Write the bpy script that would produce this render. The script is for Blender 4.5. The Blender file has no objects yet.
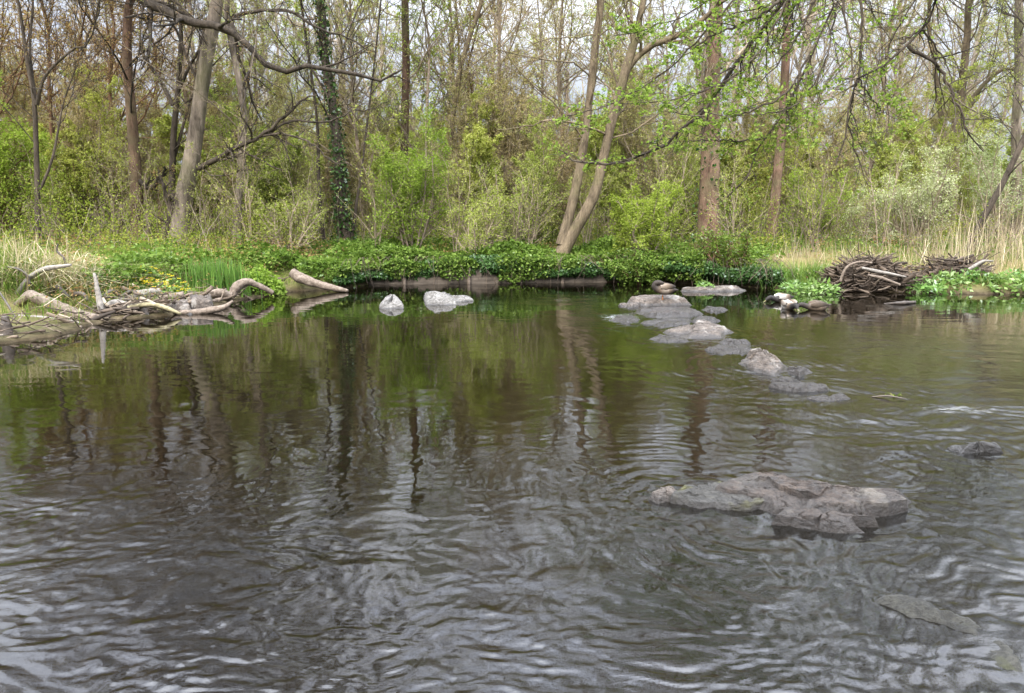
import bpy, math, random
import numpy as np

SEED = 11
rng = np.random.default_rng(SEED)
random.seed(SEED)
sc = bpy.context.scene
COL = sc.collection
PI = math.pi

# ------------------------------------------------------------------ camera geometry
CAM_H = 1.5
FPX = 740.0
PITCH = math.atan((346.5 - 217.0) / FPX)
CP, SP = math.cos(PITCH), math.sin(PITCH)


def ray(px, py):
    u, v = (px - 512.0) / FPX, (346.5 - py) / FPX
    return np.array([u, CP + v * SP, -SP + v * CP])


def G(px, py, z=0.0):
    """the point of the plane at height z seen at a pixel"""
    d = ray(px, py)
    t = (z - CAM_H) / d[2]
    return np.array([d[0] * t, d[1] * t, z])


def P(px, py, Y):
    """the point at distance Y down the river seen at a pixel"""
    d = ray(px, py)
    t = Y / d[1]
    return np.array([d[0] * t, Y, CAM_H + d[2] * t])


# ------------------------------------------------------------------ noise
def _hash(ix, iy, iz, seed):
    h = (ix.astype(np.int64) * 374761393 + iy.astype(np.int64) * 668265263 + iz.astype(np.int64) * 2147483647 + seed * 974634) & 0xFFFFFFFF
    h = ((h ^ (h >> 13)) * 1274126177) & 0xFFFFFFFF
    h = (h ^ (h >> 16)) & 0xFFFFFFFF
    h = (h * 2246822519) & 0xFFFFFFFF
    h = h ^ (h >> 15)
    return (h & 0xFFFFFF) / float(0xFFFFFF)


def vnoise(p, seed=0):
    """smooth value noise in -1..1; p (...,3)"""
    p = np.asarray(p, float)
    i = np.floor(p).astype(np.int64)
    f = p - i
    f = f * f * f * (f * (f * 6 - 15) + 10)
    out = 0
    for dx in (0, 1):
        wx = f[..., 0] if dx else 1 - f[..., 0]
        for dy in (0, 1):
            wy = f[..., 1] if dy else 1 - f[..., 1]
            for dz in (0, 1):
                wz = f[..., 2] if dz else 1 - f[..., 2]
                out = out + wx * wy * wz * _hash(i[..., 0] + dx, i[..., 1] + dy, i[..., 2] + dz, seed)
    return out * 2 - 1


def fbm(p, octv=4, seed=0, gain=0.5):
    p = np.asarray(p, float)
    a, s, o = 1.0, 0.0, 0.0
    for k in range(octv):
        o = o + a * vnoise(p * (2.03 ** k) + 17.3 * k, seed + k)
        s += a
        a *= gain
    return o / s


def smooth(a, b, x):
    t = np.clip((x - a) / (b - a), 0, 1)
    return t * t * (3 - 2 * t)


def nrm(v):
    return v / np.maximum(np.linalg.norm(v, axis=-1, keepdims=True), 1e-9)


def V3(x, y, z):
    return np.stack([np.asarray(x, float), np.asarray(y, float), np.asarray(z, float)], -1)


# ------------------------------------------------------------------ mesh collector
class MB:
    def __init__(s):
        s.v, s.q, s.t, s.tone, s.n = [], [], [], [], 0

    def add(s, verts, quads=None, tris=None, tone=None):
        verts = np.asarray(verts, np.float32).reshape(-1, 3)
        if quads is not None and len(quads):
            s.q.append(np.asarray(quads, np.int32).reshape(-1, 4) + s.n)
        if tris is not None and len(tris):
            s.t.append(np.asarray(tris, np.int32).reshape(-1, 3) + s.n)
        if tone is None:
            tone = np.full(len(verts), 0.5, np.float32)
        s.tone.append(np.broadcast_to(np.asarray(tone, np.float32), (len(verts),)))
        s.v.append(verts)
        s.n += len(verts)
        return s

    def merge(s, o, M=None, off=None):
        if not o.n:
            return s
        v = np.concatenate(o.v)
        if M is not None:
            v = v @ np.asarray(M, np.float32).T
        if off is not None:
            v = v + np.asarray(off, np.float32)
        s.add(v, np.concatenate(o.q) if o.q else None, np.concatenate(o.t) if o.t else None, np.concatenate(o.tone))
        return s

    def mesh(s, name, mat, smooth_=True):
        me = bpy.data.meshes.new(name)
        v = np.concatenate(s.v)
        q = np.concatenate(s.q) if s.q else np.zeros((0, 4), np.int32)
        t = np.concatenate(s.t) if s.t else np.zeros((0, 3), np.int32)
        me.vertices.add(len(v))
        me.vertices.foreach_set('co', v.ravel())
        nl = q.size + t.size
        me.loops.add(nl)
        me.loops.foreach_set('vertex_index', np.concatenate([q.ravel(), t.ravel()]))
        me.polygons.add(len(q) + len(t))
        ls = np.concatenate([np.arange(len(q)) * 4, q.size + np.arange(len(t)) * 3]).astype(np.int32)
        me.polygons.foreach_set('loop_start', ls)
        me.polygons.foreach_set('use_smooth', np.full(len(q) + len(t), smooth_, bool))
        me.update(calc_edges=True)
        a = me.attributes.new('tone', 'FLOAT', 'POINT')
        a.data.foreach_set('value', np.concatenate(s.tone))
        if mat is not None:
            me.materials.append(mat)
        me.validate()
        return me

    def build(s, name, mat, parent=None, smooth_=True, origin=None):
        if origin is not None:
            s.v = [x - np.asarray(origin, np.float32) for x in s.v]
        o = bpy.data.objects.new(name, s.mesh(name, mat, smooth_))
        COL.objects.link(o)
        if origin is not None:
            o.location = tuple(float(c) for c in origin)
        if parent is not None:
            o.parent = parent
        return o


def tag(o, label=None, cat=None, group=None, kind=None):
    if label: o['label'] = label
    if cat: o['category'] = cat
    if group: o['group'] = group
    if kind: o['kind'] = kind
    return o


def empty(name, loc, label, cat, group=None):
    o = bpy.data.objects.new(name, None)
    o.empty_display_size = 0.2
    COL.objects.link(o)
    o.location = tuple(float(c) for c in loc)
    return tag(o, label, cat, group)


def copy_tree(o, parent=None):
    c = o.copy()
    COL.objects.link(c)
    c.parent = parent
    for ch in list(o.children):
        copy_tree(ch, c)
    return c


def tubes(mb, PT, RD, sides=4, tone=None, caps=False):
    """batch of N tubes, PT (N,K,3), RD (N,K)"""
    PT = np.asarray(PT, float)
    RD = np.asarray(RD, float)
    if PT.ndim == 2:
        PT, RD = PT[None], RD[None]
    N, K, _ = PT.shape
    T = nrm(np.gradient(PT, axis=1))
    mt = nrm(PT[:, -1] - PT[:, 0])
    ref = np.where(np.abs(mt[:, 2:3]) > 0.8, np.array([[1.0, 0, 0]]), np.array([[0, 0, 1.0]]))[:, None, :]
    U = nrm(np.cross(T, np.broadcast_to(ref, T.shape)))
    W = np.cross(T, U)
    a = np.arange(sides) * 2 * PI / sides
    ring = PT[:, :, None, :] + RD[:, :, None, None] * (np.cos(a)[None, None, :, None] * U[:, :, None, :] + np.sin(a)[None, None, :, None] * W[:, :, None, :])
    v = ring.reshape(-1, 3)
    base = (np.arange(N) * K * sides)[:, None, None] + (np.arange(K - 1) * sides)[None, :, None]
    j = np.arange(sides)[None, None, :]
    j2 = (j + 1) % sides
    q = np.stack([base + j, base + j2, base + sides + j2, base + sides + j], -1).reshape(-1, 4)
    tv = None
    if tone is not None:
        tv = np.repeat(np.broadcast_to(np.asarray(tone, float), (N,)), K * sides)
    tr = []
    if caps:
        v = np.concatenate([v, PT[:, 0], PT[:, -1]])
        c0 = N * K * sides
        for n in range(N):
            b0 = n * K * sides
            b1 = b0 + (K - 1) * sides
            for jj in range(sides):
                k2 = (jj + 1) % sides
                tr.append((c0 + n, b0 + k2, b0 + jj))
                tr.append((c0 + N + n, b1 + jj, b1 + k2))
        if tv is not None:
            tv = np.concatenate([tv, np.full(2 * N, 0.5)])
    mb.add(v, q, tr, tv)
    return mb


def resample(pts, K):
    """smooth (Catmull-Rom) polyline through pts with K points"""
    p = np.asarray(pts, float)
    if len(p) == 2:
        t = np.linspace(0, 1, K)[:, None]
        return p[0] * (1 - t) + p[1] * t
    e = np.concatenate([[2 * p[0] - p[1]], p, [2 * p[-1] - p[-2]]])
    L = np.concatenate([[0], np.cumsum(np.linalg.norm(np.diff(p[:, :3], axis=0), axis=1))])
    s = np.linspace(0, L[-1], K)
    i = np.clip(np.searchsorted(L, s, 'right') - 1, 0, len(p) - 2)
    t = ((s - L[i]) / np.maximum(L[i + 1] - L[i], 1e-9))[:, None]
    a, b, c, d = e[i], e[i + 1], e[i + 2], e[i + 3]
    return 0.5 * ((2 * b) + (-a + c) * t + (2 * a - 5 * b + 4 * c - d) * t ** 2 + (-a + 3 * b - 3 * c + d) * t ** 3)


def grow(PT, RD, m, t0, t1, ang, lf, k=5, wob=0.15, up=0.1, rf=0.6, rmin=0.003, droop=0.0, angs=0.25, lmax=None, r=None):
    """m children on every parent branch, vectorised"""
    r = r or rng
    PT = np.asarray(PT, float); RD = np.asarray(RD, float)
    if PT.ndim == 2:
        PT, RD = PT[None], RD[None]
    N, K, _ = PT.shape
    par = np.repeat(np.arange(N), m)
    t = (t0 + (t1 - t0) * (np.tile(np.arange(m), N) + r.random(N * m)) / m)
    f = np.clip(t * (K - 1), 0, K - 1.001)
    i = f.astype(int); w = (f - i)[:, None]
    st = PT[par, i] * (1 - w) + PT[par, i + 1] * w
    r0 = (RD[par, i] * (1 - w[:, 0]) + RD[par, i + 1] * w[:, 0]) * rf
    tg = nrm(PT[par, i + 1] - PT[par, i])
    pl = np.linalg.norm(np.diff(PT, axis=1), axis=2).sum(1)[par]
    a = ang + angs * r.standard_normal(N * m)
    q = r.standard_normal((N * m, 3))
    q = nrm(q - (q * tg).sum(1, keepdims=True) * tg)
    d = np.cos(a)[:, None] * tg + np.sin(a)[:, None] * q
    d[:, 2] += up
    d = nrm(d)
    L = pl * lf * (1.2 - 0.75 * t) * r.uniform(0.55, 1.25, N * m)
    if lmax: L = np.minimum(L, lmax)
    out = [st]
    stp = (L / (k - 1))[:, None]
    for s in range(k - 1):
        out.append(out[-1] + d * stp)
        d = d + wob * r.standard_normal(d.shape)
        d[:, 2] += up * 0.5 - droop
        d = nrm(d)
    rr = np.maximum(r0, rmin)[:, None] * np.linspace(1, 0.35, k)[None]
    rr = np.maximum(rr, rmin * 0.6)
    return np.stack(out, 1), rr


def leaves(mb, pos, size, r=None, flat=0.0, droop=0.0, asp=0.5, tone=None):
    """rhombus leaves, each with its own tilt and tone"""
    r = r or rng
    n = len(pos)
    size = np.broadcast_to(np.asarray(size, float), (n,)) * r.uniform(0.6, 1.3, n)
    d = nrm(r.standard_normal((n, 3)) * np.array([1, 1, 1 - flat]) + np.array([0, 0, -droop]))
    u = nrm(np.cross(d, nrm(r.standard_normal((n, 3)) * (1 - flat) + np.array([0, 0, 0.02 + flat * 1.5]))))
    s = size[:, None]
    nn = np.cross(d, u)
    v = np.stack([pos, pos + d * s * 0.45 + u * s * asp * 0.5 + nn * s * 0.08, pos + d * s, pos + d * s * 0.45 - u * s * asp * 0.5 + nn * s * 0.08], 1)
    q = np.arange(n * 4).reshape(n, 4)
    if tone is None:
        tone = r.random(n)
    mb.add(v.reshape(-1, 3), q, None, np.repeat(tone, 4))
    return mb


def on_twigs(PT, per, r=None, t0=0.2):
    r = r or rng
    N, K, _ = PT.shape
    par = np.repeat(np.arange(N), per)
    t = r.uniform(t0, 1, len(par))
    f = np.clip(t * (K - 1), 0, K - 1.001)
    i = f.astype(int); w = (f - i)[:, None]
    return PT[par, i] * (1 - w) + PT[par, i + 1] * w


def blades(mb, base, h, width, lean=0.3, r=None, bend=0.5, tone=None):
    """grass blades / reed stalks: bent tapering ribbons"""
    r = r or rng
    n = len(base)
    h = np.broadcast_to(np.asarray(h, float), (n,)) * r.uniform(0.6, 1.2, n)
    az = r.uniform(0, 2 * PI, n)
    ln = np.abs(r.normal(0, lean, n))
    dr = V3(np.cos(az), np.sin(az), 0 * az)
    az2 = r.uniform(0, PI, n)
    wd = V3(np.cos(az2), np.sin(az2), 0 * az2)
    rows = []
    for f, wf in ((0, 1.0), (0.4, 0.9), (0.75, 0.6), (1.0, 0.08)):
        off = dr * (ln * (f + bend * f * f))[:, None] * h[:, None]
        c = base + off + V3(0 * h, 0 * h, h * f * np.maximum(1 - bend * ln * f * f, 0.3))
        w = wd * width * wf * 0.5
        rows += [c - w, c + w]
    v = np.stack(rows, 1).reshape(-1, 3)
    b = np.arange(n)[:, None] * 8
    q = np.concatenate([b + np.array([[0, 1, 3, 2]]), b + np.array([[2, 3, 5, 4]]), b + np.array([[4, 5, 7, 6]])])
    if tone is None:
        tone = r.random(n)
    mb.add(v, q, None, np.repeat(tone, 8))
    return mb


# ------------------------------------------------------------------ materials
def new_mat(name):
    m = bpy.data.materials.new(name)
    m.use_nodes = True
    nt = m.node_tree
    nt.nodes.clear()
    out = nt.nodes.new('ShaderNodeOutputMaterial')
    return m, nt, out


def N_(nt, typ, **kw):
    n = nt.nodes.new(typ)
    for k, v in kw.items():
        if k.startswith('i_'):
            n.inputs[k[2:].replace('_', ' ')].default_value = v
        else:
            setattr(n, k, v)
    return n


def ramp(nt, fac, stops):
    n = nt.nodes.new('ShaderNodeValToRGB')
    el = n.color_ramp.elements
    while len(el) > len(stops): el.remove(el[-1])
    while len(el) < len(stops): el.new(0.5)
    for e, (p, c) in zip(el, stops):
        e.position = p
        e.color = (*c, 1)
    nt.links.new(fac, n.inputs['Fac'])
    return n.outputs['Color']


def noise(nt, scale, detail=4, rough=0.55, dist=0.0, vec=None, kind='Object', scl=None):
    n = N_(nt, 'ShaderNodeTexNoise')
    n.inputs['Scale'].default_value = scale
    n.inputs['Detail'].default_value = detail
    n.inputs['Roughness'].default_value = rough
    n.inputs['Distortion'].default_value = dist
    if vec is None:
        tc = N_(nt, 'ShaderNodeTexCoord')
        vec = tc.outputs[kind]
    if scl:
        mp = N_(nt, 'ShaderNodeMapping')
        mp.inputs['Scale'].default_value = scl
        nt.links.new(vec, mp.inputs['Vector'])
        vec = mp.outputs['Vector']
    nt.links.new(vec, n.inputs['Vector'])
    return n.outputs['Fac']


def mixc(nt, fac, a, b, mode='MIX'):
    n = nt.nodes.new('ShaderNodeMix')
    n.data_type = 'RGBA'
    n.blend_type = mode
    for s, x in ((n.inputs[0], fac), (n.inputs[6], a), (n.inputs[7], b)):
        if isinstance(x, (int, float)): s.default_value = x
        elif isinstance(x, tuple): s.default_value = (*x, 1)
        else: nt.links.new(x, s)
    return n.outputs[2]


def math_(nt, op, a, b=None, clamp=False):
    n = nt.nodes.new('ShaderNodeMath')
    n.operation = op
    n.use_clamp = clamp
    for s, x in ((n.inputs[0], a), (n.inputs[1], b)):
        if x is None: continue
        if isinstance(x, (int, float)): s.default_value = x
        else: nt.links.new(x, s)
    return n.outputs[0]


def bump(nt, h, strength=0.5, dist=0.02, normal=None):
    b = nt.nodes.new('ShaderNodeBump')
    b.inputs['Strength'].default_value = strength
    b.inputs['Distance'].default_value = dist
    nt.links.new(h, b.inputs['Height'])
    if normal is not None: nt.links.new(normal, b.inputs['Normal'])
    return b.outputs['Normal']


def principled(nt, out, col, rough=0.8, normal=None, spec=0.3):
    p = nt.nodes.new('ShaderNodeBsdfPrincipled')
    if isinstance(col, tuple): p.inputs['Base Color'].default_value = (*col, 1)
    else: nt.links.new(col, p.inputs['Base Color'])
    if isinstance(rough, (int, float)): p.inputs['Roughness'].default_value = rough
    else: nt.links.new(rough, p.inputs['Roughness'])
    p.inputs['Specular IOR Level'].default_value = spec
    if normal is not None: nt.links.new(normal, p.inputs['Normal'])
    nt.links.new(p.outputs[0], out.inputs['Surface'])
    return p


def mat_bark(name, dark, light, moss=None, moss_amt=0.5, scale=6.0):
    m, nt, out = new_mat(name)
    f = noise(nt, scale, 6, 0.65, 0.3, scl=(1, 1, 0.25))
    c = ramp(nt, f, [(0.3, dark), (0.7, light)])
    if moss:
        g = noise(nt, 1.3, 4, 0.6)
        k = ramp(nt, g, [(1 - moss_amt - 0.12, (0, 0, 0)), (1 - moss_amt + 0.12, (1, 1, 1))])
        c = mixc(nt, k, c, moss)
    oi = N_(nt, 'ShaderNodeObjectInfo')
    hsv = N_(nt, 'ShaderNodeHueSaturation')
    nt.links.new(c, hsv.inputs['Color'])
    nt.links.new(math_(nt, 'MULTIPLY_ADD', oi.outputs['Random'], 0.5), hsv.inputs['Value'])
    hsv.inputs['Value'].default_value = 1
    mm = hsv.inputs['Value'].links[0].from_node
    mm.inputs[2].default_value = 0.75
    f2 = noise(nt, scale * 4, 5, 0.7, 0.6, scl=(1, 1, 0.3))
    principled(nt, out, hsv.outputs['Color'], 0.95, bump(nt, f2, 1.0, 0.05), 0.15)
    return m


def mat_leaf(name, stops, trans=0.35, gloss=0.0, hue_var=0.03):
    m, nt, out = new_mat(name)
    at = N_(nt, 'ShaderNodeAttribute', attribute_name='tone')
    c = ramp(nt, at.outputs['Fac'], stops)
    oi = N_(nt, 'ShaderNodeObjectInfo')
    hsv = N_(nt, 'ShaderNodeHueSaturation')
    nt.links.new(c, hsv.inputs['Color'])
    a = math_(nt, 'MULTIPLY_ADD', oi.outputs['Random'], hue_var)
    a.node.inputs[2].default_value = 0.5 - hue_var / 2
    nt.links.new(a, hsv.inputs['Hue'])
    c = hsv.outputs['Color']
    d = N_(nt, 'ShaderNodeBsdfDiffuse')
    t = N_(nt, 'ShaderNodeBsdfTranslucent')
    nt.links.new(c, d.inputs['Color'])
    nt.links.new(mixc(nt, 1.0, c, (1.0, 1.15, 0.6), 'MULTIPLY'), t.inputs['Color'])
    mx = N_(nt, 'ShaderNodeMixShader')
    mx.inputs[0].default_value = trans
    nt.links.new(d.outputs[0], mx.inputs[1])
    nt.links.new(t.outputs[0], mx.inputs[2])
    last = mx.outputs[0]
    if gloss:
        g = N_(nt, 'ShaderNodeBsdfGlossy')
        g.inputs['Roughness'].default_value = 0.45
        fr = N_(nt, 'ShaderNodeFresnel')
        fr.inputs['IOR'].default_value = 1.4
        m2 = N_(nt, 'ShaderNodeMixShader')
        nt.links.new(math_(nt, 'MULTIPLY', fr.outputs[0], gloss), m2.inputs[0])
        nt.links.new(last, m2.inputs[1])
        nt.links.new(g.outputs[0], m2.inputs[2])
        last = m2.outputs[0]
    nt.links.new(last, out.inputs['Surface'])
    return m


def mat_stone(name, dark, light, lichen=None, wet=0.05, scale=5.0, wetcol=(0.016, 0.013, 0.010), splash=None):
    """stone; the part the water keeps wet (height over the water) is darker and shiny"""
    m, nt, out = new_mat(name)
    f = noise(nt, scale, 8, 0.65, 0.4, scl=(1, 1, 2.5))
    c = ramp(nt, f, [(0.28, dark), (0.5, tuple((a + b) / 2 for a, b in zip(dark, light))), (0.72, light)])
    g = noise(nt, scale * 5, 6, 0.75)
    c = mixc(nt, 0.8, c, ramp(nt, g, [(0.36, (0.25, 0.235, 0.22)), (0.62, (1.0, 1.0, 1.0))]), 'MULTIPLY')
    cr = noise(nt, scale * 1.6, 8, 0.7, 1.5, scl=(1, 1.6, 2.5))
    c = mixc(nt, 1.0, c, ramp(nt, math_(nt, 'ABSOLUTE', math_(nt, 'SUBTRACT', cr, 0.5)), [(0.0, (0.35, 0.33, 0.3)), (0.045, (1, 1, 1))]), 'MULTIPLY')
    if lichen:
        k = ramp(nt, noise(nt, scale * 0.9, 5, 0.6, 0.5), [(0.56, (0, 0, 0)), (0.66, (1, 1, 1))])
        c = mixc(nt, k, c, lichen)
    geo = N_(nt, 'ShaderNodeNewGeometry')
    sep = N_(nt, 'ShaderNodeSeparateXYZ')
    nt.links.new(geo.outputs['Position'], sep.inputs[0])
    wn = math_(nt, 'MULTIPLY_ADD', noise(nt, 7, 3, 0.6), 0.06)
    wn.node.inputs[2].default_value = wet - 0.03
    w = math_(nt, 'SUBTRACT', wn, sep.outputs['Z'])
    w = math_(nt, 'MULTIPLY_ADD', w, 30.0, True)
    w.node.inputs[2].default_value = 0.5
    if splash:
        w = math_(nt, 'MAXIMUM', w, ramp(nt, noise(nt, 2.6, 6, 0.65, 0.8), [(splash - .05, (0, 0, 0)), (splash + .05, (.85, .85, .85))]))
    c = mixc(nt, math_(nt, 'MULTIPLY', w, 0.8), c, wetcol)
    ro = math_(nt, 'MULTIPLY_ADD', w, -0.6)
    ro.node.inputs[2].default_value = 0.88
    principled(nt, out, c, ro, bump(nt, g, 0.9, 0.02, bump(nt, f, 0.8, 0.06)), 0.45)
    return m


def mat_plain(name, stops, scale=12, rough=0.8, bs=0.4, scl=(1, 1, 1), spec=0.3):
    m, nt, out = new_mat(name)
    f = noise(nt, scale, 5, 0.6, 0.3, scl=scl)
    principled(nt, out, ramp(nt, f, stops), rough, bump(nt, f, bs, 0.01), spec)
    return m


def mat_tone(name, stops, rough=0.7, scale=60, bs=0.2):
    """colour by the mesh's own tone attribute (plumage patches, dead wood)"""
    m, nt, out = new_mat(name)
    at = N_(nt, 'ShaderNodeAttribute', attribute_name='tone')
    f = noise(nt, scale, 3, 0.6)
    a = math_(nt, 'MULTIPLY_ADD', math_(nt, 'SUBTRACT', f, 0.5), 0.12)
    nt.links.new(at.outputs['Fac'], a.node.inputs[2])
    principled(nt, out, ramp(nt, a, stops), rough, bump(nt, f, bs, 0.005), 0.3)
    return m


MAT = {}
MAT['bark_grey'] = mat_bark('grey_bark', (0.045, 0.036, 0.028), (0.30, 0.245, 0.19), (0.12, 0.115, 0.06), 0.4)
MAT['bark_red'] = mat_bark('red_brown_bark', (0.04, 0.025, 0.017), (0.24, 0.15, 0.105), (0.115, 0.105, 0.055), 0.42)
MAT['bark_dark'] = mat_bark('dark_bark', (0.016, 0.013, 0.010), (0.10, 0.08, 0.06))
MAT['bark_olive'] = mat_bark('olive_bark', (0.045, 0.034, 0.022), (0.20, 0.155, 0.10), (0.10, 0.095, 0.04), 0.35)
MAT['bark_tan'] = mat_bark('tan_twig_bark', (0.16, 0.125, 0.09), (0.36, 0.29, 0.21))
MAT['bark_far'] = mat_bark('far_twig_bark', (0.20, 0.16, 0.12), (0.40, 0.33, 0.25))  # haze painted in: paler than the nearer twig bark
MAT['bark_russet'] = mat_bark('russet_twig_bark', (0.07, 0.04, 0.022), (0.20, 0.12, 0.07))
MAT['bark_pale'] = mat_bark('pale_bark', (0.12, 0.10, 0.08), (0.30, 0.26, 0.21), (0.15, 0.14, 0.07), 0.3)
MAT['leaf_lime'] = mat_leaf('lime_leaf', [(0, (0.13, 0.18, 0.03)), (0.5, (0.21, 0.27, 0.045)), (1, (0.29, 0.35, 0.09))], 0.5)
MAT['leaf_olive'] = mat_leaf('olive_leaf', [(0, (0.18, 0.20, 0.045)), (0.5, (0.31, 0.335, 0.08)), (1, (0.43, 0.455, 0.16))], 0.5)
MAT['leaf_tan'] = mat_leaf('tan_bud', [(0, (0.25, 0.185, 0.11)), (0.6, (0.37, 0.30, 0.16)), (1, (0.42, 0.39, 0.17))], 0.45)
MAT['leaf_russet'] = mat_leaf('russet_bud', [(0, (0.20, 0.115, 0.06)), (0.6, (0.31, 0.19, 0.095)), (1, (0.36, 0.29, 0.12))], 0.45)
MAT['leaf_green'] = mat_leaf('fresh_green_leaf', [(0, (0.13, 0.17, 0.03)), (0.5, (0.20, 0.25, 0.05)), (1, (0.28, 0.33, 0.09))], 0.5)
MAT['leaf_bank'] = mat_leaf('bank_herb_leaf', [(0, (0.03, 0.06, 0.008)), (0.45, (0.08, 0.135, 0.02)), (1, (0.19, 0.26, 0.06))], 0.35, 0.08)
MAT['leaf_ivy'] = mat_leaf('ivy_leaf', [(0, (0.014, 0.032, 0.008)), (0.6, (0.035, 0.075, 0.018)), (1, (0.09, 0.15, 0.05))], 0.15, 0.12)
MAT['leaf_pale'] = mat_leaf('pale_blossom', [(0, (0.20, 0.24, 0.10)), (0.5, (0.33, 0.36, 0.19)), (1, (0.58, 0.58, 0.45))], 0.4)
MAT['leaf_scrub'] = mat_leaf('scrub_leaf', [(0, (0.09, 0.13, 0.02)), (0.4, (0.19, 0.22, 0.035)), (0.75, (0.28, 0.26, 0.07)), (1, (0.30, 0.23, 0.11))], 0.4)
MAT['leaf_dock'] = mat_leaf('broad_dock_leaf', [(0, (0.06, 0.12, 0.025)), (0.6, (0.13, 0.22, 0.05)), (1, (0.26, 0.34, 0.16))], 0.3, 0.12)
MAT['leaf_iris'] = mat_leaf('iris_blade', [(0, (0.065, 0.12, 0.022)), (1, (0.16, 0.25, 0.055))], 0.35, 0.15)
MAT['grass'] = mat_leaf('grass_blade', [(0, (0.07, 0.12, 0.02)), (0.6, (0.15, 0.19, 0.04)), (1, (0.30, 0.27, 0.12))], 0.35)
MAT['straw'] = mat_leaf('dry_straw', [(0, (0.22, 0.17, 0.11)), (0.6, (0.39, 0.315, 0.21)), (1, (0.54, 0.47, 0.34))], 0.25)
MAT['petal'] = mat_leaf('yellow_petal', [(0, (0.42, 0.30, 0.01)), (1, (0.55, 0.44, 0.04))], 0.2)
MAT['rock_pale'] = mat_stone('pale_rock', (0.13, 0.123, 0.112), (0.29, 0.277, 0.255), None, 0.015)
MAT['rock_weir'] = mat_stone('weir_rock', (0.06, 0.047, 0.037), (0.19, 0.155, 0.125), (0.20, 0.18, 0.155), 0.035, splash=.6)
MAT['rock_near'] = mat_stone('brown_grey_rock', (0.026, 0.018, 0.013), (0.10, 0.077, 0.060), (0.092, 0.08, 0.065), 0.06, 6.0, splash=.53)  # wet band set high so its dark also paints the shaded undersides
MAT['rock_mossy'] = mat_stone('algae_rock', (0.025, 0.024, 0.02), (0.075, 0.071, 0.062), (0.06, 0.058, 0.015), 0.03, 5.0)
MAT['rock_wet'] = mat_stone('dark_wet_rock', (0.012, 0.011, 0.009), (0.045, 0.04, 0.034), None, 0.2, 5.0, (0.015, 0.013, 0.011))
MAT['rock_under'] = mat_stone('submerged_rock', (0.02, 0.019, 0.014), (0.05, 0.048, 0.036), (0.03, 0.031, 0.014), -0.5, 5.0)
MAT['wood_log'] = mat_plain('weathered_wood', [(0.25, (0.05, 0.038, 0.028)), (0.5, (0.13, 0.10, 0.075)), (0.75, (0.22, 0.18, 0.14))], 22, 0.85, 1.0)
MAT['wood_pale'] = mat_plain('bleached_wood', [(0.25, (0.08, 0.07, 0.058)), (0.5, (0.19, 0.17, 0.145)), (0.75, (0.24, 0.218, 0.19))], 24, 0.85, 1.0)
MAT['wood_dark'] = mat_plain('wet_dark_wood', [(0.3, (0.022, 0.017, 0.013)), (0.7, (0.085, 0.066, 0.05))], 10, 0.6, 0.7, (1, 1, 1), 0.4)
MAT['wood_mossy'] = mat_plain('mossy_wood', [(0.3, (0.07, 0.06, 0.035)), (0.55, (0.19, 0.165, 0.09)), (0.75, (0.29, 0.25, 0.17))], 10, 0.9, 0.6)
MAT['plank'] = mat_plain('weathered_plank', [(0.3, (0.045, 0.036, 0.027)), (0.7, (0.15, 0.122, 0.094))], 6, 0.85, 0.5, (0.3, 1, 3))
MAT['sticks'] = mat_tone('dead_sticks', [(0.0, (0.025, 0.018, 0.012)), (0.5, (0.08, 0.058, 0.040)), (0.85, (0.16, 0.122, 0.086)), (1.0, (0.30, 0.25, 0.19))], 0.85, 30, 0.5)


def mat_ground():
    m, nt, out = new_mat('ground')
    f = noise(nt, 0.6, 6, 0.65)
    c = ramp(nt, f, [(0.32, (0.075, 0.10, 0.025)), (0.5, (0.13, 0.13, 0.045)), (0.68, (0.20, 0.155, 0.085))])
    g = noise(nt, 9, 6, 0.7)
    c = mixc(nt, 0.8, c, ramp(nt, g, [(0.3, (0.45, 0.42, 0.38)), (0.7, (1.2, 1.15, 1.05))]), 'MULTIPLY')
    geo = N_(nt, 'ShaderNodeNewGeometry')
    sep = N_(nt, 'ShaderNodeSeparateXYZ')
    nt.links.new(geo.outputs['Position'], sep.inputs[0])
    k = math_(nt, 'MULTIPLY_ADD', sep.outputs['Z'], -6.0, True)
    k.node.inputs[2].default_value = 1.1
    v = N_(nt, 'ShaderNodeTexVoronoi')
    v.inputs['Scale'].default_value = 7
    tc = N_(nt, 'ShaderNodeTexCoord')
    nt.links.new(tc.outputs['Object'], v.inputs['Vector'])
    bed = ramp(nt, noise(nt, 3.0, 6, 0.7), [(0.3, (0.02, 0.015, 0.008)), (0.55, (0.055, 0.042, 0.024)), (0.75, (0.11, 0.088, 0.055))])
    bed = mixc(nt, 0.4, bed, v.outputs['Distance'], 'SOFT_LIGHT')
    c = mixc(nt, k, c, bed)
    principled(nt, out, c, 0.95, bump(nt, g, 0.7, 0.05), 0.1)
    return m


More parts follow.
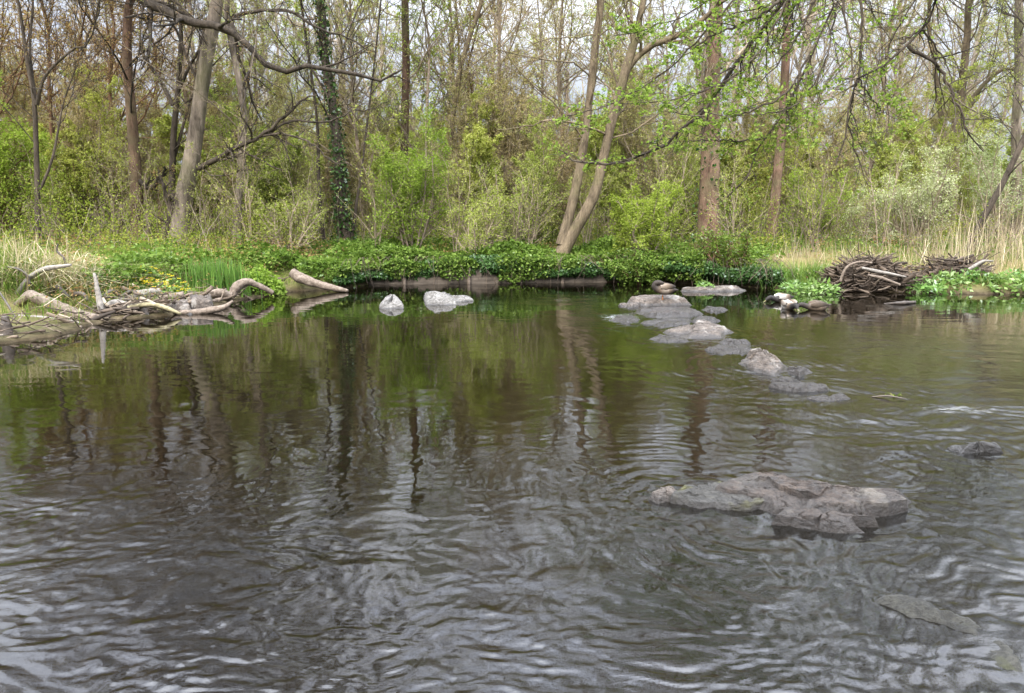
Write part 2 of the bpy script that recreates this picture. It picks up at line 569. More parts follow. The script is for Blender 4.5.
def mat_water():
    m, nt, out = new_mat('river_water')
    tc = N_(nt, 'ShaderNodeTexCoord')
    vec = tc.outputs['Object']
    at = N_(nt, 'ShaderNodeAttribute', attribute_name='tone')          # how broken the surface is
    af = N_(nt, 'ShaderNodeAttribute', attribute_name='foam_glint')
    n1 = noise(nt, 5.0, 3, 0.55, 1.2, vec, scl=(1, 1.8, 1))
    n2 = noise(nt, 16.0, 3, 0.6, 1.6, vec, scl=(1, 1.5, 1))
    h = math_(nt, 'MULTIPLY_ADD', n2, 0.55)
    nt.links.new(n1, h.node.inputs[2])
    h = math_(nt, 'MULTIPLY', h, at.outputs['Fac'])
    nb = bump(nt, h, 1.0, 0.0016)
    fr = N_(nt, 'ShaderNodeFresnel')
    fr.inputs['IOR'].default_value = 1.55
    nt.links.new(nb, fr.inputs['Normal'])
    gl = N_(nt, 'ShaderNodeBsdfGlossy')
    gl.inputs['Roughness'].default_value = 0.0
    gl.inputs['Color'].default_value = (1, 1, 1, 1)
    nt.links.new(nb, gl.inputs['Normal'])
    tr = N_(nt, 'ShaderNodeBsdfTransparent')
    tr.inputs['Color'].default_value = (0.52, 0.41, 0.25, 1)
    df = N_(nt, 'ShaderNodeBsdfDiffuse')
    df.inputs['Color'].default_value = (0.0034, 0.0027, 0.0013, 1)
    body = N_(nt, 'ShaderNodeMixShader')
    body.inputs[0].default_value = 0.65
    nt.links.new(tr.outputs[0], body.inputs[1])
    nt.links.new(df.outputs[0], body.inputs[2])
    mx = N_(nt, 'ShaderNodeMixShader')
    nt.links.new(fr.outputs[0], mx.inputs[0])
    nt.links.new(body.outputs[0], mx.inputs[1])
    nt.links.new(gl.outputs[0], mx.inputs[2])
    # foam flecks: white water, and sky glints on ripples painted pale
    fn = noise(nt, 13.0, 5, 0.78, 1.2, vec, scl=(0.45, 2.4, 1))
    ff = ramp(nt, math_(nt, 'MULTIPLY', fn, af.outputs['Fac']), [(0.47, (0, 0, 0)), (0.66, (1, 1, 1))])
    fd = N_(nt, 'ShaderNodeBsdfDiffuse')
    fd.inputs['Color'].default_value = (0.50, 0.51, 0.52, 1)
    m3 = N_(nt, 'ShaderNodeMixShader')
    nt.links.new(math_(nt, 'MULTIPLY', ff, 0.5), m3.inputs[0])
    nt.links.new(mx.outputs[0], m3.inputs[1])
    nt.links.new(fd.outputs[0], m3.inputs[2])
    nt.links.new(m3.outputs[0], out.inputs['Surface'])
    return m


MAT['ground'] = mat_ground()
MAT['water'] = mat_water()

# ------------------------------------------------------------------ terrain and river
SHORE_PX = [(-60, 360), (0, 345), (60, 336), (110, 320), (170, 316), (235, 302), (290, 292), (345, 288.5), (372, 284.5), (470, 283), (605, 282),
            (690, 284), (760, 288), (840, 291), (900, 292), (960, 294), (1024, 294.5), (1150, 298)]
SHORE = [G(*p)[:2] for p in SHORE_PX]
POLY = np.array([(-40, 4.0), (-20, 5.0), (-11, 6.3)] + [tuple(p) for p in SHORE] + [(26, 13.0), (60, 12.0), (60, -3.0), (26, 0.0), (10, 0.5), (3, 0.75), (-3, 0.75), (-10, 0.2), (-40, -3.0)])


def sdf(x, y):
    """signed distance to the river's edge, negative in the river"""
    p = np.stack([x, y], -1)
    d = np.full(x.shape, 1e9)
    s = np.zeros(x.shape, bool)
    n = len(POLY)
    for i in range(n):
        a, b = POLY[i], POLY[(i + 1) % n]
        e = b - a
        w = p - a
        t = np.clip((w @ e) / (e @ e), 0, 1)
        d = np.minimum(d, np.linalg.norm(w - t[..., None] * e, axis=-1))
        c = (a[1] > y) != (b[1] > y)
        xx = a[0] + (y - a[1]) * (b[0] - a[0]) / (b[1] - a[1] if b[1] != a[1] else 1e-9)
        s ^= c & (x < xx)
    return np.where(s, -d, d)


def terrain(x, y):
    x = np.asarray(x, float); y = np.asarray(y, float)
    d = sdf(x, y)
    far = smooth(4, 9, y)
    low = np.maximum(smooth(-4.0, -4.8, x), 0.75 * smooth(4.3, 5.2, x))     # flat shelving shores at both ends
    edge = low * (.07 * smooth(0, .7, d) + .35 * smooth(1.1, 2.1, d)) + (1 - low) * .42 * smooth(0, .35, d)
    nz = fbm(V3(x * 0.5, y * 0.5, 0 * x), 3, 5)
    bank = 0.03 + (edge + 0.20 * smooth(0.5, 4.0, d) + 0.55 * smooth(3, 16, d) + 0.6 * smooth(14, 60, d) + 6.0 * smooth(60, 300, d)) * (0.25 + 0.75 * far) + 0.09 * nz * smooth(0.6, 2.5, d)
    bed = -0.55 * smooth(0, 1.6, -d) - 0.10 + 0.07 * nz
    return np.where(d > 0, bank, np.minimum(bed, -0.02 - 0.5 * np.minimum(-d, 0.2)))


def tz(x, y):
    return float(terrain(np.array([x]), np.array([y]))[0])


def graded(a, b, lo, hi, step, g=1.12):
    """coordinates every step between lo and hi, growing beyond, from a to b"""
    c = list(np.arange(lo, hi + 1e-6, step))
    s = step
    while c[-1] < b:
        s *= g
        c.append(c[-1] + s)
    s = step
    while c[0] > a:
        s *= g
        c.insert(0, c[0] - s)
    return np.array(c)


def grid_mesh(xs, ys):
    X, Y = np.meshgrid(xs, ys)
    nx, ny = len(xs), len(ys)
    i = np.arange(nx - 1)[None] + np.arange(ny - 1)[:, None] * nx
    q = np.stack([i, i + 1, i + nx + 1, i + nx], -1).reshape(-1, 4)
    return X, Y, q


xs = graded(-400, 400, -13, 15, 0.11)
ys = np.concatenate([graded(-60, 9, -1, 9, 0.14)[:-1], graded(9, 420, 9.0, 21, 0.09)])
ys = np.unique(np.round(ys, 4))
X, Y, q = grid_mesh(xs, ys)
Z = terrain(X, Y)
tag(MB().add(V3(X, Y, Z).reshape(-1, 3), q).build('ground', MAT['ground']), 'brown and green woodland floor and river bank', 'ground', None, 'structure')

# the rocks of the shallow weir, used for the turbulence of the water too
RIFFLES = [  # px, py, radius x, radius y (m), strength
    (620, 318, 0.9, 1.6, 1.0), (700, 342, 1.0, 0.7, 0.8), (770, 372, 0.8, 0.7, 0.6), (560, 300, 1.3, 1.1, 0.85), (500, 293, 1.0, 0.5, 0.5),
    (880, 345, 1.6, 0.7, 0.7), (960, 410, 0.9, 0.35, 1.0), (900, 425, 0.9, 0.4, 0.8), (790, 345, 0.8, 0.4, 0.6), (910, 306, 1.6, 0.3, 0.6), (700, 500, 0.7, 0.5, 0.6), (440, 297, 0.7, 0.15, 0.4),
    (850, 390, 1.5, 0.6, 0.6)]


def build_water():
    xs = graded(-40, 60, -3.6, 3.6, 0.0145, 1.012)
    ys = [-3.0, -1.5, 0.0, 0.6, 1.2]
    y = 1.6
    while y < 21:
        ys.append(y)
        y += max(0.0095, 0.0045 * y)
    ys = np.array(ys)
    X, Y, q = grid_mesh(xs, ys)
    R = np.zeros_like(X); F = np.zeros_like(X)
    wob = fbm(V3(X * 1.3, Y * 1.3, 0 * X), 3, 40)
    for px, py, rx, ry, s in RIFFLES:
        c = G(px, py)
        e = np.exp(-(((X - c[0]) / rx) ** 2 + ((Y - c[1]) / ry) ** 2) * 1.2)
        R = np.maximum(R, 2.0 * s * e * (0.8 + 0.6 * wob))
    for px, py, rx, ry, s in [RIFFLES[k] for k in (0, 1, 2, 3, 4, 5, 6, 7, 12)]:
        c = G(px, py)
        e = np.exp(-(((X - c[0]) / rx) ** 2 + ((Y - c[1]) / ry) ** 2) * 1.6)
        F = np.maximum(F, s * e)
    near = smooth(5.0, 2.4, Y + 0.8 * wob)
    rightward = smooth(-1.0, 3.5, X) * smooth(13.5, 8.0, Y)
    calm = 0.08 + 0.19 * np.clip(wob + 0.2, 0, 1)
    rough = np.clip(np.maximum(np.maximum(calm, 1.10 * near), 0.62 * rightward) + R, 0, 2.4)
    wx = 0.25 * fbm(V3(X * 1.1, Y * 1.1, 0 * X + 3), 2, 50) + .05 * fbm(V3(X * 5, Y * 5, 0 * X + 3), 2, 54)
    wy = 0.25 * fbm(V3(X * 1.1, Y * 1.1, 0 * X + 7), 2, 52) + .05 * fbm(V3(X * 5, Y * 5, 0 * X + 7), 2, 56)
    Xw, Yw = X + wx, Y + wy
    hf = np.clip(R, 0, 1)
    h = 0.0036 * vnoise(V3(Xw * 1.6, Yw * 2.6, 0 * X), 60) * rough
    h += 0.0028 * vnoise(V3(Xw * 3.4, Yw * 6.0, 0 * X + 2), 61) * rough
    h += 0.0019 * vnoise(V3(Xw * 7.5, Yw * 11, 0 * X + 5), 62) * rough * np.maximum(smooth(14, 5, Y), hf)
    h += 0.0024 * vnoise(V3((Xw + .4 * wx) * 14, (Yw + .4 * wy) * 19, 0 * X + 6), 64) * rough * np.maximum(smooth(11, 5, Y), .8 * hf)
    h += 0.0021 * vnoise(V3((Xw + .8 * wx) * 27, (Yw + .8 * wy) * 33, 0 * X + 9), 65) * rough * np.maximum(smooth(6.5, 3.5, Y), .6 * hf * smooth(12, 8, Y))
    h += 0.0007 * vnoise(V3(Xw * 2.0, Yw * 9.0, 0 * X + 8), 63)
    # rings spreading from the stones that break the current
    for px, py, r0, wl, am, fall in [(668, 497, .12, .105, .0027, .5), (740, 520, .25, .12, .003, .4), (975, 449, .15, .09, .003, .3), (762, 366, .25, .13, .0035, .5), (690, 332, .4, .16, .004, .6)]:
        c = G(px, py)
        dd = np.hypot((X - c[0]), (Y - c[1])) + .14 * wob
        h += am * np.sin(2 * PI * dd / wl + 2 * wob) * np.exp(-np.maximum(dd - r0, 0) / fall) * smooth(r0 * .5, r0, dd) * (.4 + .6 * smooth(-.3, .4, fbm(V3(X * 2, Y * 2, 0 * X + px), 2, 66)))
    mb = MB().add(V3(X, Y, h).reshape(-1, 3), q, None, rough.ravel())
    o = mb.build('river_water', MAT['water'])
    a = o.data.attributes.new('foam_glint', 'FLOAT', 'POINT')
    a.data.foreach_set('value', F.ravel().astype(np.float32))
    return tag(o, 'shallow brown river with ripples and reflections of the trees', 'river', None, 'structure')


build_water()

# ------------------------------------------------------------------ trees
def trunk_tube(mb, pts, rads, K=40, sides=16, rough=0.06, seed=0, flare=1.5):
    cp = np.asarray(pts, float)
    pts = resample(pts, K)
    L = np.concatenate([[0], np.cumsum(np.linalg.norm(np.diff(cp, axis=0), axis=1))])
    r = np.interp(np.linspace(0, L[-1], K), L, rads)
    hh = pts[:, 2] - pts[0, 2]
    r = r * (1 + (flare - 1) * np.exp(-np.maximum(hh, 0) / 0.35))
    t2 = MB()
    tubes(t2, pts, r, sides)
    v = t2.v[0].astype(float).reshape(K, sides, 3)
    c = pts[:, None]
    n = fbm(v * np.array([3.5, 3.5, 1.2]), 3, seed)
    v = c + (v - c) * (1 + rough * 2.5 * n[..., None])
    mb.add(v.reshape(-1, 3), t2.q[0])
    return pts, r


def crown_on(mb, lf, PT, RD, spec, leaf, r):
    """spec: list of grow() argument dicts; leaves sit on the last two levels"""
    lev = [(np.atleast_3d(PT) if PT.ndim == 3 else PT[None], RD if RD.ndim == 2 else RD[None])]
    for s in spec:
        p, q = grow(*lev[-1], r=r, **s)
        lev.append((p, q))
        sd = 6 if len(lev) == 2 else (4 if len(lev) == 3 else 3)
        tubes(mb, p, q, sd)
    if leaf:
        per, size = leaf
        for p, _ in lev[-2:]:
            pos = on_twigs(p, per, r)
            leaves(lf, pos + 0.02 * r.standard_normal(pos.shape), size, r)
    return lev


def limbs_px(mb, lf, limbs, spec, leaf, r, sides=8):
    """explicit limbs given as [(points, r0, r1)] with twigs grown on them"""
    for pts, r0, r1 in limbs:
        p = resample(pts, 18)
        p = p + 0.03 * r.standard_normal(p.shape) * np.linspace(0, 1, 18)[:, None]
        rr = np.linspace(1, 0, 18) ** 0.8 * (r0 - r1) + r1
        tubes(mb, p, rr, sides)
        if spec:
            crown_on(mb, lf, p, rr, spec, leaf, r)


def hero(name, label, Y, px_pts, w_px, extra, bark, leafmat, spec, leaf, limbs=(), limb_spec=None, seed=1, group=None, flare=1.5, ivy=None, stems=(), cat='tree', crown=None):
    """a tree whose trunk is set out in the scene: px_pts points of the trunk, w_px widths, extra height beyond the frame"""
    r = np.random.default_rng(seed)
    base = P(*px_pts[0], Y)
    base[2] = tz(base[0], base[1]) - 0.05
    root = empty(name, base, label, cat, group)
    tm, cm, lm, im = MB(), MB(), MB(), MB()
    alls = [(px_pts, w_px, 0.0)] + list(stems)
    for k, (pp, ww, dy) in enumerate(alls):
        pts = [P(px, py, Y + dy * j / max(len(pp) - 1, 1)) for j, (px, py) in enumerate(pp)]
        if k == 0 or True:
            if abs(pts[0][2] - base[2]) < 1.0 and k == 0:
                pts[0] = base.copy()
        rad = [w * .68 / 2.0 / FPX * Y for w in ww]
        d = nrm(pts[-1] - pts[-2])
        d = nrm(d + np.array([0, 0, 0.6]))
        top = extra * 1.75
        for e in (0.35, 0.7, 1.0):
            pts.append(pts[len(pp) - 1] + d * top * e + r.normal(0, 0.6, 3) * np.array([1, 1, 0]))
            rad.append(rad[len(pp) - 1] * (1 - 0.85 * e))
        pt, rd = trunk_tube(tm, pts, rad, 44, 16, 0.06, seed + k, flare if k == 0 else 1.0)
        crown_on(cm, lm, pt, rd, spec, leaf, r)
        if k == 0: crown_on(cm, lm, pt, rd, SPEC_UP, (1, .04), r)
        if ivy and k == 0:
            n = ivy
            fi = r.random(n) ** 1.2 * 0.55 * 43
            i = fi.astype(int)
            wf = (fi - i)[:, None]
            a = r.uniform(0, 2 * PI, n)
            pos = pt[i] * (1 - wf) + pt[i + 1] * wf + (rd[i] * r.uniform(1.0, 1.6, n))[:, None] * V3(np.cos(a), np.sin(a), 0 * a) + V3(0 * a, 0 * a, r.uniform(-0.1, 0.1, n))
            leaves(im, pos, 0.09, r, 0, 0.6, 0.8)
    if limbs:
        L = [([P(px, py, Y + dy) for (px, py, dy) in pts], r0, r1) for pts, r0, r1 in limbs]
        limbs_px(cm, lm, L, limb_spec, leaf, r)
    tm.build('trunk', bark, root, origin=None)
    c = cm.build('crown', crown or bark, root)
    kids = [c]
    if lm.n: lm.build('foliage', leafmat, c)
    if im.n: im.build('ivy', MAT['leaf_ivy'], root)
    # geometry was made in world space: bring it to the root's base
    for me in [o.data for o in root.children_recursive]:
        me.transform(__import__('mathutils').Matrix.Translation(tuple(-base)))
    return root


SPEC_BIG = [dict(m=22, t0=0.13, t1=0.97, ang=0.9, lf=0.18, k=7, wob=0.2, up=0.10, rf=0.22, rmin=0.009),
            dict(m=8, t0=0.15, t1=0.97, ang=0.8, lf=0.45, k=5, wob=0.2, up=0.08, rf=0.55, rmin=0.006),
            dict(m=6, t0=0.1, t1=0.97, ang=0.8, lf=0.5, k=4, wob=0.25, up=0.03, rf=0.6, rmin=0.0045),
            dict(m=3, t0=0.1, t1=0.97, ang=0.7, lf=0.5, k=3, wob=0.25, up=0.0, rf=0.7, rmin=0.0035)]
SPEC_UP = [dict(m=13, t0=0.34, t1=0.97, ang=0.72, lf=0.33, k=8, wob=0.15, up=0.14, rf=0.5, rmin=0.02),
           dict(m=9, t0=0.15, t1=0.97, ang=0.75, lf=0.42, k=6, wob=0.2, up=0.06, rf=0.55, rmin=0.011),
           dict(m=7, t0=0.1, t1=0.97, ang=0.75, lf=0.5, k=4, wob=0.25, up=0.03, rf=0.6, rmin=0.008),
           dict(m=4, t0=0.1, t1=0.97, ang=0.7, lf=0.55, k=3, wob=0.25, up=0.0, rf=0.7, rmin=0.006)]
LIMB_SPEC = [dict(m=9, t0=0.12, t1=0.98, ang=0.8, lf=0.30, k=5, wob=0.22, up=0.1, rf=0.55, rmin=0.006),
             dict(m=5, t0=0.1, t1=0.97, ang=0.8, lf=0.5, k=4, wob=0.25, up=0.03, rf=0.6, rmin=0.0045),
             dict(m=3, t0=0.1, t1=0.97, ang=0.7, lf=0.5, k=3, wob=0.25, up=0.0, rf=0.7, rmin=0.0035)]

hero('leaning_tree', 'stout grey leaning tree on the left bank with a low crooked limb reaching right', 18.5,
     [(176, 242), (184, 200), (193, 150), (204, 75), (213, 25), (219, -10)], [30, 25, 22, 19, 17, 16], 9, MAT['bark_grey'], MAT['leaf_tan'], SPEC_BIG, (1, 0.03),
     limbs=[([(200, 168, 0), (218, 158, -.3), (236, 148, -.6), (258, 138, -.8), (280, 122, -.9), (300, 101, -1), (316, 95, -1)], .075, .015),
            ([(270, 133, -.8), (290, 121, -.9), (325, 122, -1.0), (352, 112, -1.0), (376, 109, -1)], .03, .01),
            ([(262, 136, -.8), (285, 134, -1.0), (310, 143, -1.2), (330, 160, -1.3), (345, 163, -1.3)], .028, .008),
            ([(236, 148, -.6), (244, 128, -.4), (256, 90, -.2), (276, 83, 0)], .02, .006),
            ([(203, 168, 0), (214, 176, -.3), (240, 171, -.5), (268, 170, -.6)], .022, .006),
            ([(164, 240, -.2), (170, 210, -.2), (163, 185, -.3), (160, 178, -.3)], .07, .03)],
     limb_spec=LIMB_SPEC, crown=MAT['bark_dark'], seed=21)
hero('limbed_tree', 'reddish brown tree left of the leaning tree with a long dark limb sweeping across', 19.3,
     [(137, 232), (136, 180), (132, 120), (127, 60), (128, 10), (130, -30)], [19, 16, 15, 13, 11, 10], 8, MAT['bark_red'], MAT['leaf_russet'], SPEC_BIG, (2, 0.035),
     limbs=[([(131, -30, 0), (140, -2, -1.0), (165, 10, -1.6), (190, 22, -2.0), (218, 26, -2.3), (240, 38, -2.5), (254, 50, -2.6), (268, 65, -2.7), (288, 72, -2.8), (300, 66, -2.8), (330, 70, -2.9), (360, 75, -3), (385, 79, -3), (403, 72, -3)], .125, .018),
            ([(236, 34, -2.4), (232, 18, -2.3), (250, 12, -2.2), (285, 10, -2.2), (312, 25, -2.3), (345, 36, -2.3), (375, 53, -2.3)], .045, .01),
            ([(138, 180, 0), (150, 188, -.2), (160, 178, -.4), (166, 168, -.5)], .07, .03)],
     limb_spec=LIMB_SPEC, crown=MAT['bark_dark'], seed=22)
hero('forked_sapling', 'slender dark forked tree at the far left above the dry reeds', 17.5,
     [(36, 228), (37, 180), (36, 140), (34, 100), (27, 60), (20, 10), (14, -30)], [8, 7, 6.5, 6, 5, 4, 4], 5, MAT['bark_dark'], MAT['leaf_russet'], SPEC_BIG, (2, 0.03),
     stems=[([(37, 105), (44, 78), (60, 60), (78, 46), (92, 36)], [5, 4, 3.5, 3, 2], -.5), ([(36, 104), (30, 50), (33, 5), (32, -20)], [4, 3.5, 3, 3], .4), ([(40, 190), (52, 160), (60, 120), (66, 95)], [4, 3.5, 3, 2], .3)], seed=23)
hero('slim_tree', 'slim pinkish grey tree right of the leaning tree, kinked at mid height', 19.0,
     [(235, 248), (238, 205), (241, 165), (244, 115), (238, 75), (231, 40), (228, -10)], [13, 11, 10, 9, 8.5, 8, 7.5], 7, MAT['bark_grey'], MAT['leaf_olive'], SPEC_BIG, (2, 0.03), crown=MAT['bark_tan'], seed=24)
hero('dark_branching_tree', 'dark many branched tree between the reddish tree and the leaning tree', 21.5,
     [(168, 222), (172, 180), (174, 130), (178, 90), (181, 40), (180, -10)], [10, 9, 8, 7, 6, 5], 6, MAT['bark_dark'], MAT['leaf_russet'], SPEC_BIG, (1, 0.03),
     stems=[([(173, 105), (160, 80), (147, 60), (140, 30)], [6, 5, 4, 3], .5), ([(177, 95), (190, 65), (202, 45), (210, 20)], [5, 4, 3, 2], -.4), ([(170, 172), (182, 130), (190, 100), (196, 70)], [5, 4, 3, 2], .4)], seed=25)
hero('ivy_tree', 'dark tree wrapped in ivy standing left of the lime green bush', 19.5,
     [(345, 244), (341, 200), (338, 150), (330, 90), (322, 40), (316, -10)], [17, 16, 14, 12, 11, 10], 8, MAT['bark_dark'], MAT['leaf_olive'], SPEC_BIG, (2, 0.03), ivy=2600,
     stems=[([(324, 240), (320, 205), (318, 160), (316, 110)], [6, 5.5, 5, 4], .3), ([(352, 240), (357, 200), (364, 150)], [5, 4, 3], .3)], seed=26)
hero('twin_trunk_tree', 'olive brown tree with two bare trunks splayed from one foot behind the wall', 18.3,
     [(556, 248), (576, 228), (594, 195), (605, 150), (616, 105), (627, 66), (638, 30), (646, -10)], [19, 17, 15, 13.5, 13, 13, 9, 8], 7, MAT['bark_olive'], MAT['leaf_olive'], SPEC_BIG, (2, 0.035),
     stems=[([(561, 245), (572, 205), (583, 150), (590, 95), (596, 40), (601, -20)], [17, 14, 12, 11.5, 11, 10.5], .5)],
     limbs=[([(627, 70, 0), (640, 54, 0), (660, 42, -.2), (688, 30, -.4), (712, 12, -.6), (735, -8, -.8)], .08, .04),
            ([(620, 95, 0), (606, 48, .3), (595, 35, .4), (560, 40, .5), (530, 45, .5)], .025, .008),
            ([(608, 135, 0), (590, 128, -.3), (570, 122, -.5), (545, 120, -.6), (520, 128, -.7), (498, 129, -.8)], .03, .008)],
     limb_spec=LIMB_SPEC, seed=27, flare=1.25)
hero('reddish_tree', 'upright reddish brown tree behind the bushes right of centre', 19.5,
     [(709, 244), (709, 200), (711, 150), (711, 100), (713, 50), (715, -20)], [32, 28, 26, 23, 20, 18], 9, MAT['bark_red'], MAT['leaf_olive'], SPEC_BIG, (2, 0.035), ivy=500, crown=MAT['bark_tan'], seed=28)
hero('pinkish_tree', 'pinkish brown tree standing a little right of the reddish tree', 21.5,
     [(770, 242), (774, 210), (779, 160), (783, 110), (786, 50), (787, -20)], [18, 15, 13, 12, 11, 10], 8, MAT['bark_red'], MAT['leaf_tan'], SPEC_BIG, (2, 0.035), crown=MAT['bark_tan'], seed=29)
hero('pale_forked_tree', 'pale olive tree forking above the white blossoming bush at the right', 23.5,
     [(942, 236), (947, 190), (951, 150), (960, 100), (967, 40), (972, -20)], [16, 13, 12, 11, 9, 8], 7, MAT['bark_olive'], MAT['leaf_olive'], SPEC_BIG, (2, 0.04),
     stems=[([(947, 165), (940, 110), (934, 60), (930, 0)], [8, 7, 6, 5], .6), ([(954, 135), (975, 95), (1000, 70), (1024, 60)], [7, 6, 5, 4], -.6)], seed=30)
hero('slanting_tree', 'thin brown trunk slanting to the right over the tall dry reeds', 18.0,
     [(968, 246), (985, 215), (1002, 185), (1016, 155), (1032, 120), (1045, 70)], [11, 9, 8.5, 8, 7, 6], 5, MAT['bark_dark'], MAT['leaf_olive'], SPEC_BIG, (2, 0.035), seed=31)
hero('edge_tree', 'grey brown tree at the right edge of the view behind the reeds', 21.0,
     [(1018, 240), (1017, 190), (1016, 130), (1019, 70), (1020, -20)], [15, 13, 12, 11, 10], 8, MAT['bark_grey'], MAT['leaf_olive'], SPEC_BIG, (2, 0.035), seed=32)
hero('upright_tree', 'tall straight brown tree rising behind the lime green bush', 25.0,
     [(404, 235), (404, 180), (405, 120), (406, 60), (405, -20)], [13, 12, 11, 11, 10], 9, MAT['bark_red'], MAT['leaf_tan'], SPEC_BIG, (2, 0.035), crown=MAT['bark_tan'], seed=33)
hero('curved_tree', 'thin brown tree curving up to the right, beyond the tall lime green bush', 22.5,
     [(446, 240), (448, 190), (452, 130), (458, 80), (470, 35), (484, -10)], [9, 8, 7, 7, 6.5, 6], 6, MAT['bark_olive'], MAT['leaf_tan'], SPEC_BIG, (3, 0.035), seed=34)

# ---- prototypes of the woodland behind, then copies
SPEC_SAP = [dict(m=24, t0=0.10, t1=0.98, ang=0.75, lf=0.34, k=6, wob=0.15, up=0.18, rf=0.5, rmin=0.006),
            dict(m=8, t0=0.15, t1=0.97, ang=0.75, lf=0.42, k=4, wob=0.2, up=0.06, rf=0.6, rmin=0.004),
            dict(m=5, t0=0.1, t1=0.97, ang=0.7, lf=0.5, k=3, wob=0.25, up=0.02, rf=0.7, rmin=0.004)]
SPEC_TALL = [dict(m=28, t0=0.18, t1=0.97, ang=0.8, lf=0.28, k=6, wob=0.15, up=0.14, rf=0.5, rmin=0.013),
             dict(m=8, t0=0.15, t1=0.97, ang=0.8, lf=0.42, k=4, wob=0.2, up=0.06, rf=0.55, rmin=0.007),
             dict(m=6, t0=0.1, t1=0.97, ang=0.7, lf=0.5, k=3, wob=0.25, up=0.02, rf=0.7, rmin=0.005)]


SPEC_THIN = [dict(m=12, t0=0.10, t1=0.98, ang=0.7, lf=0.34, k=5, wob=0.15, up=0.18, rf=0.5, rmin=0.005), dict(m=5, t0=0.15, t1=0.97, ang=0.75, lf=0.45, k=4, wob=0.2, up=0.06, rf=0.6, rmin=0.0035)]


def sap_meshes(h, r0, spec, leaf, seed, nst=1, spread=0.0):
    r = np.random.default_rng(seed)
    tm, cm, lm = MB(), MB(), MB()
    for s in range(nst):
        a = r.uniform(0, 2 * PI)
        off = spread * r.uniform(0.2, 1)
        hh = h * r.uniform(0.65, 1.05) if nst > 1 else h
        pts = [np.array([math.cos(a) * off * 0.2 * (f * 4 + 0.3) + r.normal(0, 0.02 * h * f), math.sin(a) * off * 0.2 * (f * 4 + 0.3) + r.normal(0, 0.02 * h * f), hh * f]) for f in (0, .2, .4, .6, .8, 1)]
        pts[0][2] = -0.1
        pt, rd = trunk_tube(tm, pts, [r0, r0 * .85, r0 * .7, r0 * .5, r0 * .3, r0 * .1], 22, 8, 0.05, seed + s, 1.3)
        crown_on(cm, lm, pt, rd, spec, leaf, r)
    return tm, cm, lm


def proto(name, label, cat, group, h, r0, spec, leaf, bark, leafmat, seed, nst=1, spread=0.0):
    tm, cm, lm = sap_meshes(h, r0, spec, leaf, seed, nst, spread)
    root = empty(name, (0, 0, 0), label, cat, group)
    tm.build('trunk' if cat != 'bush' else 'stems', bark, root)
    c = cm.build('crown' if cat != 'bush' else 'branches', bark, root)
    if lm.n: lm.build('foliage', leafmat, c)
    return root


def put(o, first, px, Y, rz=0.0, s=1.0, label=None, sink=0.03):
    c = o if first else copy_tree(o)
    x = (px - 512) / FPX * Y
    c.location = (x, Y, tz(x, Y) - sink)
    c.rotation_euler = (0, 0, rz)
    c.scale = (s, s, s)
    if label: c['label'] = label
    return c


KINDS = [
    ('tan_tree', 'slender bare tree hazed with tan buds in the middle of the wood', 'tree', 'tan budded trees in the wood', 11, .075, SPEC_TALL, (5, .05), 'bark_tan', 'leaf_tan', 101, 1, 0),
    ('russet_tree', 'slender tree with a russet haze of opening buds in the wood', 'tree', 'russet budded trees in the wood', 10, .07, SPEC_TALL, (6, .05), 'bark_russet', 'leaf_russet', 102, 1, 0),
    ('olive_tree', 'slender tree with thin olive green new leaves in the wood', 'tree', 'olive leaved trees in the wood', 9, .065, SPEC_TALL, (7, .06), 'bark_tan', 'leaf_olive', 103, 1, 0),
    ('tall_tree', 'tall grey trunked bare tree far back in the wood', 'tree', 'tall bare trees in the wood', 20, .17, SPEC_TALL, (2, .05), 'bark_pale', 'leaf_tan', 104, 1, 0),
    ('thicket_sapling', 'many stemmed tan thicket sapling in the undergrowth', 'sapling', 'tan thicket saplings in the undergrowth', 5.0, .03, SPEC_SAP, (5, .045), 'bark_tan', 'leaf_tan', 105, 4, 1.2),
    ('light_sapling', 'thin sapling with a few yellow green leaves standing just behind the bank', 'sapling', 'thin saplings just behind the bank', 3.4, .016, SPEC_THIN, (5, .05), 'bark_tan', 'leaf_olive', 107, 3, .8),
    ('olive_sapling', 'many stemmed sapling with yellowish olive leaves in the undergrowth', 'sapling', 'olive thicket saplings in the undergrowth', 4.2, .028, SPEC_SAP, (7, .055), 'bark_tan', 'leaf_olive', 106, 4, 1.3),
]
PROTO = {k[0]: proto(k[0], k[1], k[2], k[3], k[4], k[5], k[6], k[7], MAT[k[8]], MAT[k[9]], k[10], k[11], k[12]) for k in KINDS}
r5 = np.random.default_rng(55)
